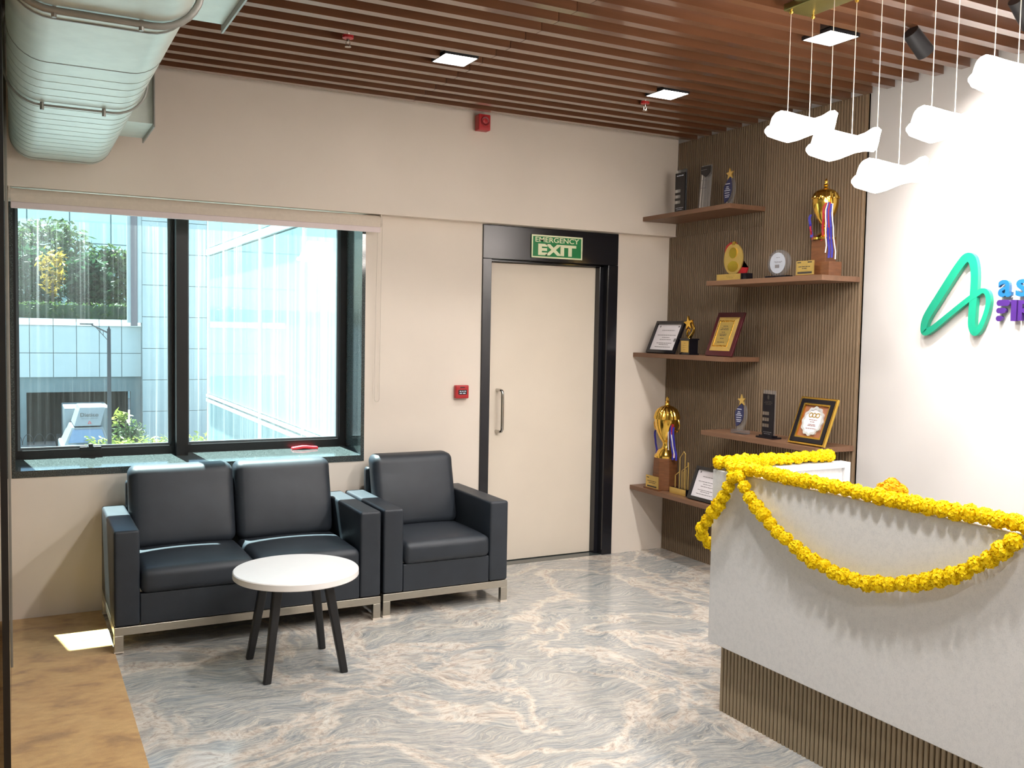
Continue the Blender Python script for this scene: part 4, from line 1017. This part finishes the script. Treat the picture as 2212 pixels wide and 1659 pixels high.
# gold skyline award
t = award('skyline_award', 4.03, -0.475, 0.492, 'gold outline skyline award beside the ribboned cup on the lowest shelf'); F = facing(4.03, -0.475, 0.492)
part('base', MB().box(-0.088, 0.088, 0, 0.044, -0.03, 0.022).xf(F), M['black_gloss'], t)
part('name_plate', MB().box(-0.088, 0.088, 0.001, 0.043, 0.0225, 0.025).xf(F), M['goldplate'], t)
def outline(P, r): return MB().tube([(x, y, 0.0) for x, y in P], r, 6)
part('tower_outline', outline([(-0.012, .044), (-0.012, .25), (0.03, .30), (0.045, .285), (0.045, .044)], .0035).xf(F), M['goldplate'], t)
part('tower_outline', outline([(-0.058, .044), (-0.058, .125), (-0.012, .155)], .004).xf(F), M['goldplate'], t)
part('tower_outline', outline([(0.012, .044), (0.012, .165), (0.075, .205), (0.075, .23), (0.082, .23), (0.082, .044)], .003).xf(F), M['goldplate'], t)
part('tower_outline', outline([(0.028, .044), (0.028, .16), (0.06, .18), (0.06, .044)], .0022).xf(F), M['goldplate'], t)

# ------------------------------------------------------------------ outside the window
G0 = -3.8
M['asphalt'] = mat('asphalt', S(120, 122, 124), 0.9, var=0.1)
M['stone'] = mat('pale_stone', S(160, 174, 178), 0.7, var=0.03, nscale=2)
M['stone_grey'] = mat('grey_render', S(104, 120, 124), 0.8, var=0.06, nscale=3)
M['dark_void'] = mat('painted_opening_shade', S(18, 26, 24), 0.9, var=0.6, nscale=1.5)  # shade inside the garage opening, put into a near-black colour
M['bronze'] = mat('brown_downpipe', S(104, 98, 104), 0.5, var=0.05)
M['iron'] = mat('lamp_post_paint', S(40, 44, 50), 0.5, var=0.1)
M['truck'] = mat('white_vehicle_paint', S(116, 126, 132), 0.35, var=0.02)
M['windshield'] = mat('windshield_glass', S(60, 90, 120), 0.08, var=0.05)
M['tyre'] = mat('tyre_rubber', S(28, 28, 30), 0.8)
def leaf_mat(name, lo, hi):
    t = NT(name); n = t.noise(t.coord(), 2.2, 3, 0.6); c = t.ramp(n.outputs[0], [(0.35, lo), (0.65, hi)])
    t.link(c, t.p.inputs['Base Color']); t.p.inputs['Roughness'].default_value = 0.6
    tl = t.new('BsdfTranslucent'); t.link(c, tl.inputs[0]); mx = t.new('MixShader'); mx.inputs[0].default_value = 0.4
    t.link(t.p.outputs[0], mx.inputs[1]); t.link(tl.outputs[0], mx.inputs[2]); t.link(mx.outputs[0], t.out.inputs[0]); return t.m
M['leaf'] = leaf_mat('dark_leaf', S(24, 52, 38), S(46, 76, 44))
M['leaf_mid'] = leaf_mat('mid_leaf', S(40, 66, 42), S(74, 94, 44))
M['leaf_yellow'] = leaf_mat('yellow_leaf', S(130, 108, 30), S(172, 146, 50))
M['leaf_lime'] = leaf_mat('lime_leaf', S(92, 112, 46), S(132, 142, 66))
M['bark'] = mat('bark', S(86, 70, 56), 0.9, var=0.2)
def reflective(name, base, refl):
    t = NT(name); d = t.new('BsdfDiffuse'); d.inputs[0].default_value = base
    g = t.new('BsdfGlossy'); g.inputs[0].default_value = (0.82, 0.95, 0.97, 1); g.inputs['Roughness'].default_value = 0.02
    lw = t.new('LayerWeight'); lw.inputs[0].default_value = 0.35
    mr = t.new('MapRange'); mr.inputs['To Min'].default_value = refl; mr.inputs['To Max'].default_value = 0.85
    t.link(lw.outputs['Fresnel'], mr.inputs[0]); mx = t.new('MixShader'); t.link(mr.outputs[0], mx.inputs[0]); t.link(d.outputs[0], mx.inputs[1]); t.link(g.outputs[0], mx.inputs[2])
    t.link(mx.outputs[0], t.out.inputs[0]); return t.m
M['curtain'] = reflective('curtain_wall_glass', (0.24, 0.36, 0.40, 1), 0.35)
M['curtain_pale'] = reflective('pale_curtain_wall_glass', (0.34, 0.48, 0.50, 1), 0.25)
M['alu'] = mat('pale_aluminium', S(206, 220, 222), 0.4, 0.3, var=0.03)

struct('ground', MB().box(-60, 80, 0.5, 140, G0-0.3, G0), M['asphalt'])

ob = thing('office_building', (3, 40, G0), 'pale stone clad building with a planted terrace across the street', 'building')
part('core_wall', MB().box(-14, 0.42, 40.12, 40.5, G0, -1.5).box(4.62, 5.04, 40.12, 40.5, G0, -1.5).box(-14, 5.04, 40.12, 40.5, -0.85, 1.60).box(-14, 5.04, 40.12, 40.5, -1.5, -0.85).box(5.05, 22, 39.62, 40.6, G0, 11), M['stone_grey'], ob)
struct('trim_4', MB().box(-14, 5.04, 40.52, 58, -1.5, -0.84), M['stone_grey'])
part('opening_back', MB().box(0.4, 4.64, 41.5, 41.7, G0, -1.5), M['dark_void'], ob)  # dark sheet standing in for the shade within the opening
PS = {}
def stone(x0, x1, z0, z1, yf, m='stone'):
    g = 0.012; key = (round(x1-x0, 3), round(z1-z0, 3), m)
    if key not in PS:
        a, b = (x1-x0)/2-g, (z1-z0)/2-g
        mb = MB().add([(-a, 0, -b), (a, 0, -b), (a, 0, b), (-a, 0, b), (-a, .1, -b), (a, .1, -b), (a, .1, b), (-a, .1, b)], [(0, 1, 2, 3), (1, 5, 6, 2), (4, 0, 3, 7), (3, 2, 6, 7), (4, 5, 1, 0)])
        PS[key] = mesh('stone_panel', mb, M[m])
    o = bpy.data.objects.new('stone_panel', PS[key]); o.location = Vector(((x0+x1)/2, yf, (z0+z1)/2))-WLOC[ob.name]; link(o, ob)
for i in range(-9, 6):
    for z0, z1 in ((-0.84, 0.22), (0.22, 1.42)): stone(0.62+(i-0)*0.92-0.06, 0.62+(i+1)*0.92-0.06, z0, z1, 40.0)
    o = part('coping', MB().add([(0.56+i*.92+.012, 39.94, 1.42), (0.56+(i+1)*.92-.012, 39.94, 1.42), (0.56+i*.92+.012, 39.95, 1.44), (0.56+(i+1)*.92-.012, 39.95, 1.44), (0.56+i*.92+.012, 40.12, 1.72), (0.56+(i+1)*.92-.012, 40.12, 1.72), (0.56+i*.92+.012, 40.12, 1.42), (0.56+(i+1)*.92-.012, 40.12, 1.42)],
            [(0, 1, 3, 2), (2, 3, 5, 4), (4, 5, 7, 6), (0, 2, 4, 6), (1, 7, 5, 3)]), M['stone'], ob)
for k in range(10):
    for j in range(12):
        stone(5.05+j*1.4, 5.05+(j+1)*1.4, G0+k*1.42, G0+(k+1)*1.42, 39.5)
part('downpipe', MB().box(4.60, 4.86, 39.55, 39.8, 1.45, 11), M['bronze'], ob)
part('side_pier', MB().box(4.46, 4.60, 39.7, 40.0, 1.6, 11).box(4.87, 5.05, 39.6, 40, 1.6, 11), M['stone'], ob)
hg = thing('terrace_hedge', (-3, 41, -0.84), 'clipped green hedge behind the stone parapet across the street', 'hedge')
part('hedge_core', MB().box(-12, 5.0, 40.7, 41.35, -0.84, 2.33), M['leaf'], hg)

gb = thing('glass_tower', (4, 66, G0), 'blue glass curtain wall tower behind the terrace trees', 'building')
part('core', MB().box(-20, 12, 66.06, 74, G0, 16), M['stone_grey'], gb)
for i in range(12):
    for j in range(7):
        x0 = -20+i*2.6; z0 = G0+j*2.7
        part('glass_panel', MB().box(x0+.04, x0+2.56, 66.0, 66.05, z0+.04, z0+2.66), M['curtain_pale'] if i > 8 else M['curtain'], gb)

def leaves(n, fn, size, m, seed, name, parent):
    rnd = random.Random(seed); mb = MB()
    for _ in range(n):
        p = fn(rnd); a = Vector((rnd.uniform(-1, 1), rnd.uniform(-1, 1), rnd.uniform(-.6, .6))).normalized(); b = a.orthogonal().normalized()
        b = Matrix.Rotation(rnd.uniform(0, 6.28), 3, a) @ b; s = size*rnd.uniform(.6, 1.3)
        mb.add([p-a*s, p+b*s*.35, p+a*s, p-b*s*.35], [(0, 1, 2, 3)])
    return part(name, mb, m, parent)
def blob(c, r, q=0.45):
    def fn(rnd):
        d = Vector((rnd.gauss(0, 1), rnd.gauss(0, 1), rnd.gauss(0, 1))).normalized(); k = rnd.uniform(q, 1)
        return Vector((c[0]+d.x*r[0]*k, c[1]+d.y*r[1]*k, c[2]+d.z*r[2]*k))
    return fn
hedge = leaves(5200, lambda r: Vector((r.uniform(-6, 5.3), r.uniform(40.62, 41.45), r.uniform(1.35, 2.45))), 0.10, M['leaf_mid'], 2, 'hedge_leaves', hg)
def tree(x, y, z, r, m, n, label, seed, sz=.22, th=None):
    t = thing('terrace_tree', (x, y, -0.83), label, 'tree', 'trees on the terrace across the street')
    part('trunk', MB().cyl((x, y, -0.83), (x, y, z), 0.10, 0.05, 10), M['bark'], t)
    leaves(n, blob((x, y, z), r), sz, m, seed, 'foliage', t)
tree(0.5, 44.6, 3.5, (1.8, 1.0, 1.7), M['leaf'], 1700, 'dark leafy terrace tree at the left end of the window view', 1)
tree(3.0, 42.5, 3.4, (1.1, 0.75, 1.4), M['leaf'], 1500, 'dark terrace tree in the middle, right of the yellow foliage', 2)
tree(1.55, 42.4, 3.9, (0.7, 0.5, 1.2), M['leaf_yellow'], 210, 'terrace tree with sparse sunlit yellow leaves', 3, .20)
tree(4.2, 44.6, 3.8, (1.4, 0.9, 1.6), M['leaf_mid'], 1700, 'mid green terrace tree beside the brown downpipe', 4)
tree(1.6, 48.0, 5.2, (2.4, 1.2, 1.7), M['leaf_mid'], 1600, 'taller green terrace tree far behind the others', 5)

lp = thing('street_lamp', (2.9, 30, G0), 'dark street lamp post with a side arm standing in the street', 'street lamp')
part('post', MB().cyl((2.9, 30, G0), (2.9, 30, 1.36), 0.075, 0.060, 14).cyl((2.9, 30, 1.36), (2.9, 30, 1.47), 0.05, 0.01, 10), M['iron'], lp, smooth='auto')
part('arm', MB().cyl((2.9, 30, 1.22), (2.35, 30, 1.50), 0.03, 0.022, 8).cyl((2.84, 30, 1.0), (2.5, 30, 1.40), 0.010, n=6).cyl((2.62, 30, 1.36), (2.62, 30, 1.22), 0.008, n=6).cyl((2.72, 30, 1.30), (2.72, 30, 1.12), 0.008, n=6), M['iron'], lp)
part('lamp_head', MB().rbox(1.98, 2.40, 29.93, 30.07, 1.50, 1.56, 0.02, n=2), M['iron'], lp, smooth=True, merge=True)

tk = thing('delivery_truck', (2.95, 36.2, G0), 'white delivery truck with a lettered roof box parked across the street', 'truck')
def px(x, z): return (x, z)
mb = MB().add([(1.98, 34.0, -2.40), (2.90, 34.0, -2.40), (3.10, 34.32, -1.72), (2.20, 34.32, -1.72), (3.12, 36.4, -2.40), (3.12, 36.4, -1.72), (1.98, 36.4, -2.40), (2.20, 36.4, -1.72)],
              [(0, 1, 2, 3), (1, 4, 5, 2), (3, 2, 5, 7), (6, 0, 3, 7), (4, 6, 7, 5), (0, 6, 4, 1)])
part('wind_deflector', mb, M['truck'], tk)
ang = math.atan2(0.5, 0.68)
Fm = Matrix.Translation((2.52, 34.16, -2.02)) @ Matrix.Rotation(radians(90)-0.44, 4, 'X')
part('lettering', MB().text('Dietico', 0.21, 0.003, 0, 0.02, 0.03, 0, sx=1.05).box(-0.3, 0.3, -0.135, -0.128, 0.03, 0.033).xf(Fm), M['ink_dark'], tk)
part('warning_triangle', MB().ring([(-.07, 0), (.07, 0), (0, .12)], [(-.035, .02), (.035, .02), (0, .08)], 0.03, 0.033).xf(Fm @ Matrix.Translation((0.0, -0.34, 0))), M['red'], tk)
mb = MB().add([(1.62, 33.7, -3.10), (3.2, 33.7, -3.10), (3.2, 36.4, -3.10), (1.62, 36.4, -3.10), (1.90, 34.02, -2.46), (3.0, 34.02, -2.46), (3.0, 36.4, -2.46), (1.90, 36.4, -2.46)],
              [(0, 1, 5, 4), (1, 2, 6, 5), (2, 3, 7, 6), (3, 0, 4, 7), (4, 5, 6, 7), (3, 2, 1, 0)])
part('cab', mb, M['truck'], tk)
part('bonnet', MB().rbox(1.50, 3.28, 33.1, 36.4, G0+0.35, -3.09, 0.08, n=3), M['truck'], tk, smooth=True, merge=True)
mb = MB().add([(1.745, 33.70, -3.02), (3.08, 33.70, -3.02), (2.94, 33.98, -2.53), (1.93, 33.98, -2.53)], [(0, 1, 2, 3)])
mb.v = [v+Vector((0, -0.03, 0.012)) for v in mb.v]
ws = part('windshield', mb, M['windshield'], tk)
part('cargo_body', MB().rbox(1.75, 3.45, 36.45, 40-0.6, G0+0.5, -1.9, 0.04, n=2), M['truck'], tk, smooth=True, merge=True)
for wx in (1.62, 3.16):
    for wy in (34.0, 38.2):
        part('wheel', MB().cyl((wx-0.12, wy, G0+0.34), (wx+0.12, wy, G0+0.34), 0.34, n=20), M['tyre'], tk, smooth='auto')

sh = thing('shrub', (4.0, 33.0, G0), 'loose lime green shrub growing beside the delivery truck', 'shrub')
part('stem', MB().cyl((3.75, 33, G0), (3.7, 33, -2.2), 0.03, 0.015, 6).cyl((3.75, 33, G0), (4.2, 33, -2.4), 0.03, 0.012, 6), M['bark'], sh)
leaves(420, blob((3.9, 33, -2.75), (0.75, 0.5, 0.75), .1), 0.13, M['leaf_mid'], 21, 'foliage', sh)
leaves(40, blob((3.55, 32.8, -2.0), (0.5, 0.3, 0.35), .1), 0.16, M['leaf_lime'], 22, 'foliage', sh)
lh = leaves(2600, lambda r: Vector((r.uniform(2.2, 8.5), r.uniform(30.4, 31.6), r.uniform(-3.7, -2.62)+0.12*sin(r.random()*6))), 0.11, M['leaf_lime'], 31, 'low_hedge', None)
tag(lh, 'low lime green hedge running along the far side of the sill view', 'hedge', kind='stuff')
lh2 = thing('hoop_fence', (1.0, 38.6, G0), 'low wire hoop fence at the foot of the building', 'fence')
for i in range(5):
    x = -0.6+i*0.42
    part('hoop', MB().tube([(x+.21-.21*cos(pi*k/10), 38.6, G0+.2+.45*sin(pi*k/10)) for k in range(11)], 0.014, 5), M['iron'], lh2)

# glass wing of this building, standing out to the right of the window
gw = thing('glass_wing', (2.2, 3.0, 0), 'pale glass wing of the same building standing out beyond the right window pane', 'building')
part('core', MB().box(2.06, 4.6, 0.62, 5.52, G0, 6.0), M['stone'], gw)
ys = [0.60, 1.50, 2.95, 5.50]
for a, b in zip(ys, ys[1:]):
    for z0, z1 in ((G0+.1, -1.6), (-1.58, 0.72), (0.80, 2.37), (2.45, 4.2), (4.22, 6.0)):
        part('glass_panel', MB().box(1.95, 1.99, a+.012, b-.012, z0+.01, z1-.01), M['curtain_pale'], gw)
part('transom', MB().box(1.925, 2.06, 0.60, 5.52, 0.72, 0.755).box(1.925, 2.06, 0.60, 5.52, 0.775, 0.80).box(1.925, 2.06, .60, 5.52, 2.375, 2.44), M['alu'], gw)
for yq in ys: part('mullion_bar', MB().box(1.935, 2.058, yq-.012, yq+.012, G0+.1, 6.0), M['alu'], gw)
